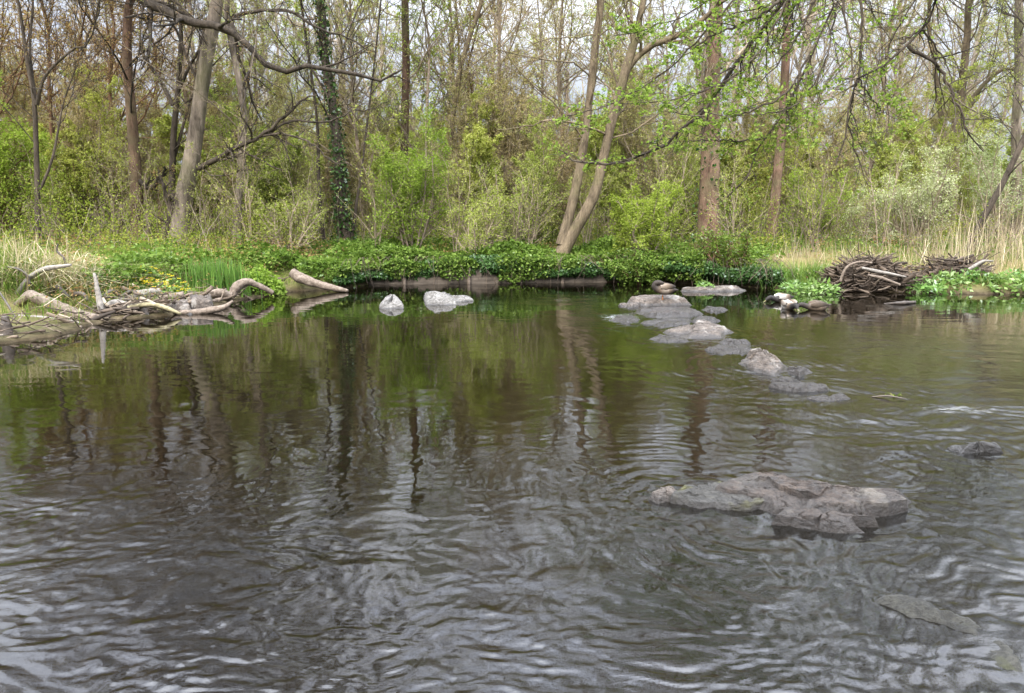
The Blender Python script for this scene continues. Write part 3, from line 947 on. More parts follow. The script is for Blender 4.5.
LAY = {
    'light_sapling': [(112, 18.3), (255, 17.9), (312, 18.6), (385, 18.3), (455, 18.2), (530, 18.6), (735, 18.4), (150, 18.8), (880, 18.2), (60, 17.8), (205, 18.2), (665, 18.8), (820, 18.8), (590, 19.2)],
    'tan_tree': [(250, 23.5), (360, 24), (780, 24.5), (880, 24), (620, 25), (340, 28), (690, 26), (450, 26), (940, 26.5), (200, 26),  (560, 25.5), (500, 23), (530, 27), (570, 31), (470, 29), (660, 26), (740, 28), (300, 30), (420, 33), (840, 29), (620, 36), (540, 38), (900, 33), (490, 34)],
    'russet_tree': [(30, 23.5), (130, 23), (85, 27), (165, 25), (0, 22), (70, 22), (100, 25), (150, 28), (20, 27), (210, 31), (120, 34), (50, 33), (-60, 24), (480, 26), (-20, 31)],
    'olive_tree': [(270, 24), (310, 27), (240, 33), (380, 29), (690, 31), (760, 34), (860, 25), (980, 27), (1060, 25), (600, 28), (1010, 33), (440, 24)],
    'tall_tree': [(350, 36), (200, 38), (640, 40), (800, 37), (880, 41), (960, 38), (720, 42), (500, 43), (100, 42), (1080, 37), (270, 43), (-60, 38)],
    'thicket_sapling': [(500, 21.5), (535, 22), (520, 24), (640, 22), (250, 22), (290, 21), (455, 22), (730, 23), (830, 23), (120, 22), (580, 25), (870, 27), (480, 27), (20, 23), (330, 25), (690, 24), (560, 23), (605, 24), (510, 22), (440, 26), (380, 24), (780, 26), (930, 25), (160, 23), (60, 26), (225, 26), (1030, 23)],
    'olive_sapling': [(430, 29), (530, 31), (250, 29), (140, 30), (340, 27), (610, 30), (720, 29), (840, 30), (920, 28), (70, 29), (480, 33), (670, 33), (310, 32), (780, 32), (275, 20.5), (205, 22), (300, 23), (80, 21), (480, 20.2), (525, 20.5), (610, 22), (400, 23), (750, 22), (680, 22.5), (150, 25), (900, 22), (370, 26), (800, 26), (1000, 24), (560, 28), (50, 27), (950, 29), (650, 27), (200, 28)],
}
for k, spots in LAY.items():
    for i, (px, Yd) in enumerate(spots):
        put(PROTO[k], i == 0, px + r5.uniform(-8, 8), Yd + r5.uniform(-.5, .5), r5.uniform(0, 6.28), r5.uniform(0.8, 1.15))

# far wood: one mass
def far_wood():
    mb, lf = MB(), MB()
    r = np.random.default_rng(77)
    lowspec = [dict(m=12, t0=0.08, t1=0.98, ang=0.8, lf=0.36, k=4, wob=0.18, up=0.14, rf=0.5, rmin=0.014), dict(m=7, t0=0.15, t1=0.97, ang=0.75, lf=0.45, k=3, wob=0.2, up=0.06, rf=0.6, rmin=0.009)]
    protos = []
    for s in range(5):
        tm, cm, lm = sap_meshes([6, 9, 13, 4, 5][s], [.06, .09, .14, .03, .03][s], lowspec, ([22, 14, 8, 36, 32][s], [.13, .12, .10, .14, .14][s]), 300 + s, [3, 1, 1, 6, 5][s], [1.5, 0, 0, 2.2, 2.0][s])
        tm.merge(cm)
        protos.append((tm, lm))
    for row, Yd in enumerate((38, 44, 51, 60, 72)):
        n = 22 + 3 * row
        for i in range(n):
            x = (i + r.uniform(-.4, .4)) / (n - 1) * 2 - 1
            x *= Yd * 1.25
            y = Yd + r.uniform(-3, 3)
            a = r.uniform(0, 6.28)
            k = [0, 3, 2, 4, 1, 3, 0, 4][i % 8]
            s = r.uniform(0.8, 1.3)
            M = s * np.array([[math.cos(a), -math.sin(a), 0], [math.sin(a), math.cos(a), 0], [0, 0, 1]])
            off = (x, y, tz(x, y) - 0.1)
            mb.merge(protos[k][0], M, off)
            lf.merge(protos[k][1], M, off)
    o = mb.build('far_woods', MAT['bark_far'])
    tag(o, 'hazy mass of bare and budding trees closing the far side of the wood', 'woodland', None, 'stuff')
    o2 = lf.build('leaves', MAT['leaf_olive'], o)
    o2['kind'] = 'stuff'


far_wood()

# ---- leafy bushes one can point at
def bush(name, label, px, Y, w, h, nleaf, leafmat, bark, lsize, seed, flatness=0.3, droop=0.0, cat='bush', px_base=None):
    r = np.random.default_rng(seed)
    x = (px - 512) / FPX * Y
    root = empty(name, (x, Y, tz(x, Y) - 0.03), label, cat)
    sm, lm = MB(), MB()
    nst = 11
    sp = []
    for s in range(nst):
        a = 2 * PI * s / nst + r.uniform(-.3, .3)
        tip = np.array([math.cos(a) * w * .5 * r.uniform(.1, .8), math.sin(a) * w * .5 * r.uniform(.1, .8), h * r.uniform(.55, .95)])
        b = np.array([math.cos(a) * .1, math.sin(a) * .1, 0])
        mid = b * .4 + tip * .55 + r.normal(0, .05 * w, 3)
        sp.append(resample([b, mid, tip], 8))
    PT = np.stack(sp)
    RD = np.broadcast_to(np.linspace(.028, .008, 8), (nst, 8))
    tubes(sm, PT, RD, 5)
    p1, q1 = grow(PT, RD, 9, .12, 1, .8, .38, 5, .2, .1, .6, .005, r=r)
    tubes(sm, p1, q1, 4)
    p2, q2 = grow(p1, q1, 6, .1, 1, .8, .55, 4, .25, .04, .7, .004, r=r)
    tubes(sm, p2, q2, 3)
    per = max(1, int(nleaf / (len(p2) + len(p1))))
    for p in (p1, p2):
        pos = on_twigs(p, per, r)
        pos = pos + .05 * r.standard_normal(pos.shape)
        n = 0.5 + 0.5 * vnoise(pos * 1.7, seed)
        leaves(lm, pos, lsize, r, flatness, droop, .55, np.clip(r.random(len(pos)) * .6 + n * .4, 0, 1))
    s = sm.build('branches', bark, root)
    lm.build('foliage', leafmat, s)
    return root


bush('lime_bush', 'tall bright lime green bush beside the ivy wrapped tree', 412, 18.2, 2.3, 3.5, 15000, MAT['leaf_lime'], MAT['bark_tan'], .06, 201)
bush('lime_bush', 'bright lime green bush right of the twin trunk tree', 645, 17.7, 2.5, 2.0, 14000, MAT['leaf_lime'], MAT['bark_tan'], .06, 202)
bush('lime_bush', 'large green bush at the far left edge of the wood', 8, 17.9, 3.2, 4.0, 16000, MAT['leaf_lime'], MAT['bark_russet'], .06, 203)
bush('green_bush', 'rounded mid green bush between the pinkish tree and the white blossom', 812, 20.0, 2.4, 2.1, 9000, MAT['leaf_lime'], MAT['bark_tan'], .05, 204)
bush('blossom_bush', 'wide bush dotted with white blossom at the right', 905, 19.4, 3.8, 2.7, 14000, MAT['leaf_pale'], MAT['bark_tan'], .05, 205)
bush('blossom_bush', 'pale blossoming bush at the right edge behind the reeds', 1000, 20.2, 3.8, 3.2, 12000, MAT['leaf_pale'], MAT['bark_tan'], .05, 206)
bush('yellow_bush', 'yellowish green bush on the bank right of the tall lime bush', 478, 18.0, 1.9, 1.7, 4500, MAT['leaf_olive'], MAT['bark_tan'], .05, 207)
bush('overhanging_bush', 'dense green bush hanging over the water at the end of the wall', 640, 16.9, 2.4, .95, 9000, MAT['leaf_bank'], MAT['bark_russet'], .07, 208, .3, .3)
bush('overhanging_bush', 'darker bush with bare twigs over the water right of the pale rocks', 722, 16.8, 1.9, .9, 4500, MAT['leaf_bank'], MAT['bark_russet'], .06, 209, .2, .2)
bush('yellow_bush', 'low olive bush behind the nettles right of the slim tree', 292, 18.0, 2.2, 1.8, 4000, MAT['leaf_olive'], MAT['bark_tan'], .05, 210)
bush('lime_bush', 'thin yellow green sapling bush left of the twin trunk tree', 515, 19.0, 2.6, 2.4, 4000, MAT['leaf_olive'], MAT['bark_tan'], .05, 211)
bush('lime_bush', 'light green bush behind the reddish tree trunk', 690, 22.0, 3.0, 2.6, 6000, MAT['leaf_lime'], MAT['bark_tan'], .05, 212)
bush('lime_bush', 'light green bush behind the foot of the leaning tree', 190, 22.5, 4.0, 2.6, 7000, MAT['leaf_olive'], MAT['bark_tan'], .055, 213)
bush('lime_bush', 'greenish bush under the forked sapling at the left', 85, 20.5, 3.0, 2.4, 6000, MAT['leaf_lime'], MAT['bark_russet'], .05, 214)

# ---- the near tree that hangs over the river at the right
def overhanging_tree():
    r = np.random.default_rng(91)
    base = np.array([6.6, -0.4, 0.05])
    root = empty('overhanging_tree', base, 'near tree whose dark drooping branches with fresh green leaves hang in from the upper right', 'tree')
    tm, cm, lm = MB(), MB(), MB()
    pts = [base + np.array([0, 0, -.15]), base + np.array([-.1, .3, 1.6]), base + np.array([-.5, 1.0, 3.4]), base + np.array([-1.2, 2.2, 5.2]), base + np.array([-1.6, 3.2, 7.5]), base + np.array([-1.5, 3.6, 10.])]
    pt, rd = trunk_tube(tm, pts, [.26, .23, .2, .16, .11, .03], 40, 16, .05, 91, 1.5)
    D = 7.2
    j1 = P(948, -40, 6.8)
    j2 = P(850, -60, 7.2)
    tr = pt[22]
    tr2 = pt[26]
    main = [
        ([tr, (tr + j1) / 2 + np.array([0, .1, .35]), j1, P(938, 0, D), P(926, 25, D), P(906, 47, D), P(888, 62, D), P(870, 72, D), P(858, 78, D), P(850, 96, D), P(847, 120, D), P(842, 145, D), P(836, 166, D)], .034, .006),
        ([P(908, 45, D), P(918, 54, D), P(928, 57, D), P(940, 70, D), P(950, 88, D), P(960, 108, D), P(966, 128, D), P(975, 143, D), P(984, 151, D)], .018, .005),
        ([P(902, 44, D), P(918, 30, D), P(932, 42, D), P(948, 68, D), P(952, 90, D)], .012, .004),
        ([tr2, (tr2 + j2) / 2 + np.array([0, .2, .3]), j2, P(836, 0, 7.4), P(824, 28, 7.4), P(812, 52, 7.4), P(797, 84, 7.5), P(780, 115, 7.5), P(763, 138, 7.6), P(752, 165, 7.6), P(744, 184, 7.6), P(726, 197, 7.7)], .022, .007),
        ([j2, P(800, -20, 7.8), P(762, 30, 8), P(743, 54, 8), P(728, 76, 8), P(708, 106, 8.1), P(687, 126, 8.1), P(666, 143, 8.2), P(640, 156, 8.2), P(615, 163, 8.3), P(592, 164, 8.3), P(570, 161, 8.4), P(564, 152, 8.4)], .029, .008),
        ([j2, P(858, -10, 7.3), P(862, 20, 7.3), P(861, 45, 7.3), P(858, 78, 7.3), P(852, 100, 7.3), P(850, 130, 7.3), P(858, 158, 7.3), P(868, 185, 7.3)], .016, .004),
        ([j2, P(842, 0, 7.1), P(847, 25, 7.1), P(851, 48, 7.1), P(853, 72, 7.1)], .014, .005),
        ([j2, P(820, -10, 7.6), P(806, 20, 7.6), P(790, 48, 7.6), P(776, 66, 7.6), P(760, 82, 7.6)], .016, .005),
        ([P(800, -20, 7.8), P(770, 8, 7.8), P(745, 22, 7.8), P(712, 36, 7.9), P(680, 58, 8)], .018, .005),
        ([P(797, 84, 7.5), P(788, 110, 7.4), P(792, 130, 7.3)], .009, .004),
        ([j2, P(770, -40, 7.9), P(716, 20, 7.9), P(672, 66, 8), P(628, 96, 8.1), P(588, 112, 8.2), P(566, 116, 8.2)], .014, .004),
        ([j2, P(800, -20, 7.7), P(760, 50, 7.6), P(716, 86, 7.6), P(668, 100, 7.7), P(622, 104, 7.7)], .013, .004),
        ([P(812, 52, 7.4), P(786, 92, 7.3), P(748, 112, 7.3), P(700, 116, 7.4), P(664, 112, 7.4)], .011, .004),
        ([j2, P(760, -50, 8.2), P(700, 6, 8.3), P(652, 28, 8.4), P(612, 36, 8.4)], .012, .004),
        ([P(836, 0, 7.4), P(826, 60, 7.2), P(800, 100, 7.2), P(776, 112, 7.2), P(736, 116, 7.3)], .010, .003),
        ([j1, P(930, -20, 7.4), P(892, 40, 7.4), P(884, 84, 7.4), P(890, 116, 7.4), P(884, 140, 7.4)], .011, .003),
        ([P(763, 138, 7.6), P(740, 141, 7.6), P(715, 140, 7.6), P(688, 141, 7.6)], .011, .004),
        ([P(858, 78, 7.2), P(868, 92, 7.2), P(880, 108, 7.2), P(895, 120, 7.2)], .008, .003),
    ]
    spec = [dict(m=34, t0=0.2, t1=0.99, ang=0.85, lf=0.22, k=6, wob=0.16, up=-0.03, rf=0.5, rmin=0.0028, lmax=.75),
            dict(m=5, t0=0.1, t1=0.97, ang=0.8, lf=0.5, k=4, wob=0.25, up=0.0, rf=0.7, rmin=0.0022)]
    for k, (pp, r0, r1) in enumerate(main):
        p = resample(pp, 30)
        p = p + .008 * r.standard_normal(p.shape)
        rr = np.linspace(1, 0, 30) ** 0.9 * (r0 - r1) + r1
        tubes(cm, p, rr, 8)
        pl = np.linalg.norm(np.diff(p, axis=0), axis=1).sum()
        pa, qa = grow(p, rr, m=max(6, int(pl * 9)), t0=.15, t1=.99, ang=.85, lf=.62 / pl, k=6, wob=.16, up=-.03, rf=.5, rmin=.0026, r=r)
        tubes(cm, pa, qa, 4)
        pb, qb = grow(pa, qa, m=5, t0=.1, t1=.97, ang=.8, lf=.5, k=4, wob=.25, up=0, rf=.7, rmin=.002, r=r)
        tubes(cm, pb, qb, 3)
        # fresh leaves mostly on the branches that reach left
        per = {0: 1, 1: 0, 2: 0, 3: 3, 4: 4, 5: 1, 6: 1}.get(k, 10)
        if k == len(main) - 1: per = 0
        if per:
            for q_ in (pa, pb):
                pos = on_twigs(q_, per, r)
                n = vnoise(pos * 1.6, 7)
                pos = pos[n > -0.6]
                leaves(lm, pos, .038, r, .45, .2, .6)
    # upper crown out of the frame, mirrored in the water
    up = [dict(m=9, t0=0.5, t1=0.98, ang=0.9, lf=0.35, k=7, wob=0.15, up=0.1, rf=0.5, rmin=0.012), dict(m=7, t0=0.2, t1=0.97, ang=0.8, lf=0.4, k=5, wob=0.2, up=0.0, rf=0.6, rmin=0.006),
          dict(m=5, t0=0.1, t1=0.97, ang=0.8, lf=0.5, k=4, wob=0.25, up=0.0, rf=0.6, rmin=0.004)]
    crown_on(cm, lm, pt, rd, up, (2, .045), r)
    M = __import__('mathutils').Matrix.Translation(tuple(-base))
    tm.build('trunk', MAT['bark_dark'], root)
    c = cm.build('crown', MAT['bark_dark'], root)
    lm.build('foliage', MAT['leaf_green'], c)
    for o in root.children_recursive: o.data.transform(M)


overhanging_tree()

# ------------------------------------------------------------------ bank vegetation (uncountable)
def scatter(n, x0, x1, y0, y1, fn, r):
    """random points of the bank with weight fn(x, y, distance from the water) in 0..1"""
    x = r.uniform(x0, x1, n); y = r.uniform(y0, y1, n)
    d = sdf(x, y)
    w = fn(x, y, d)
    k = (r.random(n) < w) & (d > -0.15)
    return x[k], y[k], d[k]


def xpx(x, y):
    return 512 + FPX * x / y


r7 = np.random.default_rng(70)


def herb_cover():
    mb = MB()

    def w(x, y, d):
        u = xpx(x, y)
        band = smooth(-.05, .15, d) * smooth(3.2, 1.2, d)
        side = smooth(65, 120, u) * smooth(790, 730, u)
        cl = .25 + .9 * smooth(-.25, .3, fbm(V3(x * .9, y * .9, 0 * x), 3, 71))
        low = np.where(u < 300, smooth(1.15, 1.6, d), 1)
        return np.clip(band * side * cl * low, 0, 1)
    x, y, d = scatter(520000, -9, 7, 9, 21, w, r7)
    hmax = .12 + .42 * np.clip(.45 + 1.1 * fbm(V3(x * .8, y * .8, 0 * x + 4), 3, 72), 0, 1)
    z = terrain(x, y) + hmax * r7.random(len(x)) ** .6
    n = .5 + .5 * fbm(V3(x * 1.5, y * 1.5, z * 2), 3, 73)
    leaves(mb, V3(x, y, z), .07 * np.exp(.35 * r7.standard_normal(len(x))), r7, .45, .1, .6, np.clip(.6 * r7.random(len(x)) + .55 * n - .08, 0, 1))
    # leaning out over the edge of the wall
    m = 15000
    u = r7.uniform(335, 700, m)
    g = np.array([G(a, b) for a, b in zip(u, np.interp(u, [p[0] for p in SHORE_PX], [p[1] for p in SHORE_PX]))])
    cl = fbm(V3(g[:, 0] * 1.6, 0 * u + 3, 0 * u), 3, 86)
    t = r7.random(m)
    k = cl + r7.normal(0, .12, m) + .5 * ((u > 390) & (u < 446)) > .05 - .5 * t + .15 * ((u > 478) & (u < 518))
    g, t, cl = g[k], t[k], cl[k]
    z = .42 - .30 * (1 - t) * (.6 + cl) + .30 * cl * t + .12 * t
    leaves(mb, np.stack([g[:, 0], g[:, 1] - .22 * r7.random(len(t)) * (1 + cl), z], 1), .08, r7, .4, .5, .6)
    # and beyond, sparser, under the trees
    x, y, d = scatter(160000, -22, 20, 13, 34, lambda x, y, d: .75 * smooth(2, 3.5, d) * smooth(-.35, .25, fbm(V3(x * .5, y * .5, 0 * x), 3, 74)), r7)
    z = terrain(x, y) + .35 * r7.random(len(x)) ** 1.2
    leaves(mb, V3(x, y, z), .085, r7, .4, .1, .5)
    return tag(mb.build('ground_cover', MAT['leaf_bank']), 'fresh green nettles and herbs along the top of the bank', 'ground cover', None, 'stuff')


herb_cover()


def undergrowth():
    """brambles, seedlings and low scrub between the trees"""
    r = np.random.default_rng(170)
    mb, st = MB(), MB()
    x, y, d = scatter(620000, -26, 24, 15, 36, lambda x, y, d: (1 - .85 * smooth(770, 800, xpx(x, y)) * smooth(20, 18.5, y)) * smooth(1.6, 3.0, d) * smooth(-.3, .3, fbm(V3(x * .45, y * .45, 0 * x + 9), 3, 171)) * (.35 + .65 * smooth(30, 18, y)), r)
    hm = .5 + 1.6 * np.clip(.4 + fbm(V3(x * .6, y * .6, 0 * x + 2), 3, 172), 0, 1)
    z = terrain(x, y) + hm * r.random(len(x)) ** 1.3
    n = .5 + .6 * fbm(V3(x * .35, y * .35, 0 * x + 5), 2, 173)
    leaves(mb, V3(x, y, z), .055, r, .3, .1, .55, np.clip(.5 * r.random(len(x)) + .7 * (n - .2), 0, 1))
    o = mb.build('undergrowth', MAT['leaf_scrub'])
    tag(o, 'low scrub, brambles and seedlings filling the ground between the trees', 'undergrowth', None, 'stuff')
    x, y, d = scatter(14000, -26, 24, 16.5, 36, lambda x, y, d: smooth(1.8, 3.2, d), r)
    m = len(x)
    a = r.uniform(0, 2 * PI, m); L = r.uniform(.4, 1.7, m); ln = r.uniform(.05, .6, m)
    f = np.linspace(0, 1, 5)[None]
    pts = np.stack([x[:, None] + (np.cos(a) * ln * L)[:, None] * f ** 1.6, y[:, None] + (np.sin(a) * ln * L)[:, None] * f ** 1.6, terrain(x, y)[:, None] - .05 + L[:, None] * (f - .25 * ln[:, None] * f ** 2)], -1)
    pts[:, 1:] += .03 * r.standard_normal(pts[:, 1:].shape)
    tubes(st, pts, r.uniform(.003, .008, m)[:, None] * np.linspace(1, .5, 5), 3, r.uniform(.4, 1, m))
    k = st.build('stems', MAT['sticks'], o)
    k['kind'] = 'stuff'


undergrowth()


def ivy_curtain():
    mb, st = MB(), MB()
    n = 44000
    u = r7.uniform(335, 780, n)
    yy = np.interp(u, [p[0] for p in SHORE_PX], [p[1] for p in SHORE_PX])
    g = np.array([G(a, b) for a, b in zip(u, yy)])
    clump = fbm(V3(g[:, 0] * 2.1, 0 * u, 0 * u), 3, 80)
    t = r7.random(n)
    keep = clump + .4 * ((u > 390) & (u < 446)) + r7.normal(0, .10, n) + .5 * (t - .55) > -.34 - .35 * (u > 605) + .15 * ((u > 478) & (u < 518))
    g, u, clump, t = g[keep], u[keep], clump[keep], t[keep]
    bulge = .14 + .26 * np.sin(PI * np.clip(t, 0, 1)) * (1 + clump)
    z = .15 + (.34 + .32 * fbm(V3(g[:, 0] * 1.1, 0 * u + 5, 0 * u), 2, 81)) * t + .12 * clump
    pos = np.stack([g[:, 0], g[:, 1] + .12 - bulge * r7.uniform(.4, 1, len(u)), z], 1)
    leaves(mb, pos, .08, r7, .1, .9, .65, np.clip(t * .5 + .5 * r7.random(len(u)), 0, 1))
    # bare trailing stems
    m = 170
    u2 = r7.uniform(340, 790, m)
    y2 = np.interp(u2, [p[0] for p in SHORE_PX], [p[1] for p in SHORE_PX])
    g2 = np.array([G(a, b) for a, b in zip(u2, y2)])
    k = 6
    f = np.linspace(0, 1, k)[None, :]
    sx = r7.normal(0, .25, m)[:, None]
    ln = r7.uniform(.35, .75, m)[:, None]
    pts = np.stack([g2[:, 0:1] + sx * f, g2[:, 1:2] + .15 - r7.uniform(.2, .5, m)[:, None] * np.sin(f * 1.9), .62 - ln * f ** 1.5], -1)
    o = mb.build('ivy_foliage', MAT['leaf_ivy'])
    tag(o, 'dark ivy and brambles trailing over the old river wall', 'ivy', None, 'stuff')
    tubes(st, pts, np.full((m, k), .005), 4, .7 * r7.random(m))
    s = st.build('stems', MAT['sticks'], o)
    s['kind'] = 'stuff'


ivy_curtain()


def grasses():
    mb = MB()
    x, y, d = scatter(120000, -20, 18, 10, 30, lambda x, y, d: smooth(.0, .5, d) * (.15 + .75 * smooth(-.2, .3, fbm(V3(x * .7, y * .7, 0 * x), 3, 75))) * smooth(30, 16, y), r7)
    blades(mb, V3(x, y, terrain(x, y) - .02), .30, .010, .35, r7)
    lit = MB()
    x, y, d = scatter(60000, -12, 10, 10, 20, lambda x, y, d: smooth(.1, .6, d) * smooth(.0, .4, fbm(V3(x * 1.1, y * 1.1, 0 * x + 4), 3, 79)), r7)
    leaves(lit, V3(x, y, terrain(x, y) + .42 * r7.random(len(x))), .05, r7, .4, .3, .5)
    tag(lit.build('leaf_litter', MAT['leaf_russet']), 'brown dead leaves and withered stalks caught among the bank plants', 'leaf litter', None, 'stuff')
    tag(mb.build('bank_grass', MAT['grass']), 'rough mixed grass on the bank and between the trees', 'grass', None, 'stuff')
    # tall pale dry reeds and straw
    mb = MB()

    def wr(x, y, d):
        u = xpx(x, y)
        a = smooth(905, 960, u) * smooth(.7, 1.6, d) * smooth(4.5, 2.5, d)
        b = .7 * smooth(760, 800, u) * smooth(.8, 1.3, d) * smooth(3.6, 2.0, d)
        c = .22 * smooth(120, 150, u) * smooth(250, 215, u) * smooth(2.2, 2.8, d) * smooth(4.5, 3.6, d)
        return np.clip(np.maximum(np.maximum(a, b), c), 0, 1)
    x, y, d = scatter(60000, -12, 16, 11, 22, wr, r7)
    u = xpx(x, y)
    cl = .5 + .5 * fbm(V3(x * 1.2, y * 1.2, 0 * x), 3, 76)
    keep = r7.random(len(x)) < .12 + .48 * cl
    x, y, u, cl = x[keep], y[keep], u[keep], cl[keep]
    hh = np.where(u > 900, .5 + 1.3 * cl * smooth(890, 970, u), .5) * np.where(r7.random(len(x)) < .12, 1.5, .8)
    blades(mb, V3(x, y, terrain(x, y) - .03), hh, .011, .22, r7, .4)
    tag(mb.build('dry_reeds', MAT['straw']), 'tall pale dry reeds and straw along the right bank', 'dry reeds', None, 'stuff')


grasses()


def tussock(name, label, px, Yd, n, h, rad, mat, lean, width, seed, cat, z=None, bend=.9):
    r = np.random.default_rng(seed)
    g = np.array([(px - 512) / FPX * Yd, Yd, 0.])
    x = g[0] + rad * r.standard_normal(n); y = g[1] + rad * .7 * r.standard_normal(n)
    mb = MB()
    blades(mb, V3(x, y, np.maximum(terrain(x, y), 0) - .02), h, width, lean, r, bend)
    g[2] = max(tz(g[0], g[1]), 0)
    return tag(mb.build(name, mat, origin=g), label, cat)


tussock('reed_tussock', 'drooping straw coloured reed tussock behind the driftwood at the far left', 24, 11.9, 650, .8, .42, MAT['straw'], .75, .014, 301, 'reed tussock')
tussock('reed_tussock', 'half green drooping reed tussock at the left edge of the bank', -12, 11.7, 2000, .65, .55, MAT['grass'], .7, .014, 302, 'reed tussock')
tussock('reed_tussock', 'brown tangled dead reed clump right of the driftwood stake', 64, 12.2, 900, .5, .35, MAT['straw'], .9, .012, 303, 'reed tussock')
tussock('iris_clump', 'clump of upright green iris blades behind the pale boulder', 216, 13.8, 420, .62, .26, MAT['leaf_iris'], .10, .03, 304, 'iris', bend=.3)
tussock('grass_clump', 'bright green grass clump at the water right of the dark bush', 777, 16.0, 420, .42, .22, MAT['leaf_iris'], .35, .016, 305, 'grass clump', bend=.8)
tussock('grass_clump', 'bright green grass clump left of the larger stick heap', 815, 15.8, 420, .45, .24, MAT['leaf_iris'], .35, .016, 306, 'grass clump', bend=.8)


def mound(name, label, px, py, zc, w, h, n, mat, size, seed, cat, flowers=0, asp=.6, flat=.5, dpt=None):
    r = np.random.default_rng(seed)
    g = G(px, py, zc)
    dpt = dpt or w
    a = r.uniform(0, 2 * PI, n); q = np.sqrt(r.random(n))
    x = g[0] + np.cos(a) * q * w / 2; y = g[1] + np.sin(a) * q * dpt / 2
    dome = np.sqrt(np.clip(1 - q ** 2, 0, 1)) * (1 + .5 * fbm(V3(x * 5, y * 5, 0 * x), 2, seed))
    base = np.maximum(terrain(x, y), 0.0)
    z = base + h * dome * r.uniform(.35, 1.0, n)
    g[2] = max(tz(g[0], g[1]), 0)
    if not flowers:
        return tag(leaves(MB(), V3(x, y, z), size, r, flat, .1, asp).build(name, mat, origin=g), label, cat)
    root = empty(name, g, label, cat)
    off = np.array(g)
    leaves(MB(), V3(x, y, z) - off, size, r, flat, .1, asp).build('foliage', mat, root)
    fm = MB()
    k = r.choice(n, flowers, False)
    c = V3(x[k], y[k], base[k] + h * dome[k] * 1.02 + .02) - off
    for j in range(5):
        an = 2 * PI * j / 5
        dv = np.array([math.cos(an), math.sin(an), .35])
        sd = np.array([-math.sin(an), math.cos(an), 0])
        L = .042
        v = np.stack([c, c + dv * L * .6 + sd * L * .4, c + dv * L * 1.1, c + dv * L * .6 - sd * L * .4], 1).reshape(-1, 3)
        fm.add(v, np.arange(len(v)).reshape(-1, 4), None, np.repeat(r.random(flowers), 4))
    fm.build('blossom', MAT['petal'], root)
    return root


mound('marigold_plant', 'low mound of green leaves with yellow flowers above the driftwood', 158, 292, .20, 1.15, .30, 1500, MAT['leaf_dock'], .10, 311, 'flowering plant', 90)
mound('leafy_mound', 'rounded bright lime plant beside the iris clump', 262, 282, .25, .85, .42, 1600, MAT['leaf_lime'], .075, 312, 'plant')
mound('leafy_mound', 'dark green leafy mound at the waterline left of the fallen log', 258, 288, .1, .8, .3, 900, MAT['leaf_bank'], .08, 313, 'plant')
DOCK = [(948, 289, .9), (975, 288, .9), (1003, 290, .9), (1022, 288, .8), (925, 290, .6), (880, 274, .5), (820, 290, .8), (795, 289, .5), (705, 287, .3), (1050, 290, .9)]
DOCKL = ['broad leaved waterside plant below the smaller stick heap', 'broad leaved waterside plant in the middle of the right bank patch', 'broad leaved waterside plant near the right edge of the bank', 'broad leaved waterside plant cut by the right edge',
         'small broad leaved plant at the right foot of the large stick heap', 'few broad leaves growing between the two stick heaps', 'pale broad leaved plant at the left foot of the large stick heap', 'small pale leaved plant under the right grass clump',
         'tiny leaf tuft at the waterline behind the pale slab', 'broad leaved plant just outside the right edge']
for (px, py, w), lb in zip(DOCK, DOCKL):
    mound('waterside_plant', lb, px, py, .06, w * 1.0, .22, int(330 * w), MAT['leaf_dock'], .13, 320 + px, 'plant', 0, .42, .35, .7)['group'] = 'broad leaved plants at the waterline'

# ------------------------------------------------------------------ river wall
def river_wall():
    r = np.random.default_rng(33)
    a = G(372, 284.5); b = G(607, 282)
    c = (a + b) / 2
    root = empty('river_wall', c, 'low weathered plank wall half hidden by ivy along the far bank', 'river wall')
    segs = [(368, 405), (405, 468), (470, 520), (521, 562), (563, 607)]
    for i, (u0, u1) in enumerate(segs):
        y0 = np.interp(u0, [372, 607], [284.5, 282]); y1 = np.interp(u1, [372, 607], [284.5, 282])
        p0, p1 = G(u0 + .6, y0), G(u1 - .6, y1)
        top = .34 + [0, -.05, -.02, -.02, -.06][i]
        K, J = 24, 9
        f = np.linspace(0, 1, K); g = np.linspace(0, 1, J)
        zz = -.3 + (top + .3) * g
        mb = MB()
        fx = p0[None] * (1 - f[:, None]) + p1[None] * f[:, None]
        rows = []
        for side in (-1, 1):
            for jz in zz:
                row = fx.copy()
                row[:, 1] += side * .045 + .012 * fbm(V3(row[:, 0] * 6, 0 * f + jz * 9, 0 * f + side), 3, 35)
                if side < 0: row[:, 1] -= .012 * (math.sin(jz * 40) > .7)
                row[:, 2] = jz + (.02 * fbm(V3(row[:, 0] * 4, 0 * f, 0 * f), 2, 36) if jz > .2 else 0)
                rows.append(row)
        R = np.array(rows).reshape(2, J, K, 3)
        R = np.concatenate([R[0], R[1][::-1]], 0)
        n = len(R)
        v = R.reshape(-1, 3)
        ii = np.arange(K - 1)[None] + (np.arange(n) * K)[:, None]
        nx = np.roll((np.arange(n) * K), -1)[:, None] + np.arange(K - 1)[None]
        q = np.stack([ii, ii + 1, nx + 1, nx], -1).reshape(-1, 4)
        mb.add(v - c, q)
        for e in (0, K - 1):
            idx = [k * K + e for k in range(n)]
            for k in range(1, n - 2):
                mb.t.append(np.array([[idx[0], idx[k], idx[k + 1]]], np.int32))
        mb.build('plank', MAT['plank'], root, False)
    for u in (469, 520.5, 562.5, 405):
        p = G(u, np.interp(u, [372, 607], [284.5, 282])) - c
        m2 = MB()
        pts = np.array([[p[0], p[1] - .07, -.4], [p[0], p[1] - .07, .1], [p[0] + .01, p[1] - .07, .37]])
        tubes(m2, resample(pts, 6), np.full(6, .045), 8, None, True)
        m2.build('post', MAT['wood_log'], root)
    return root


river_wall()

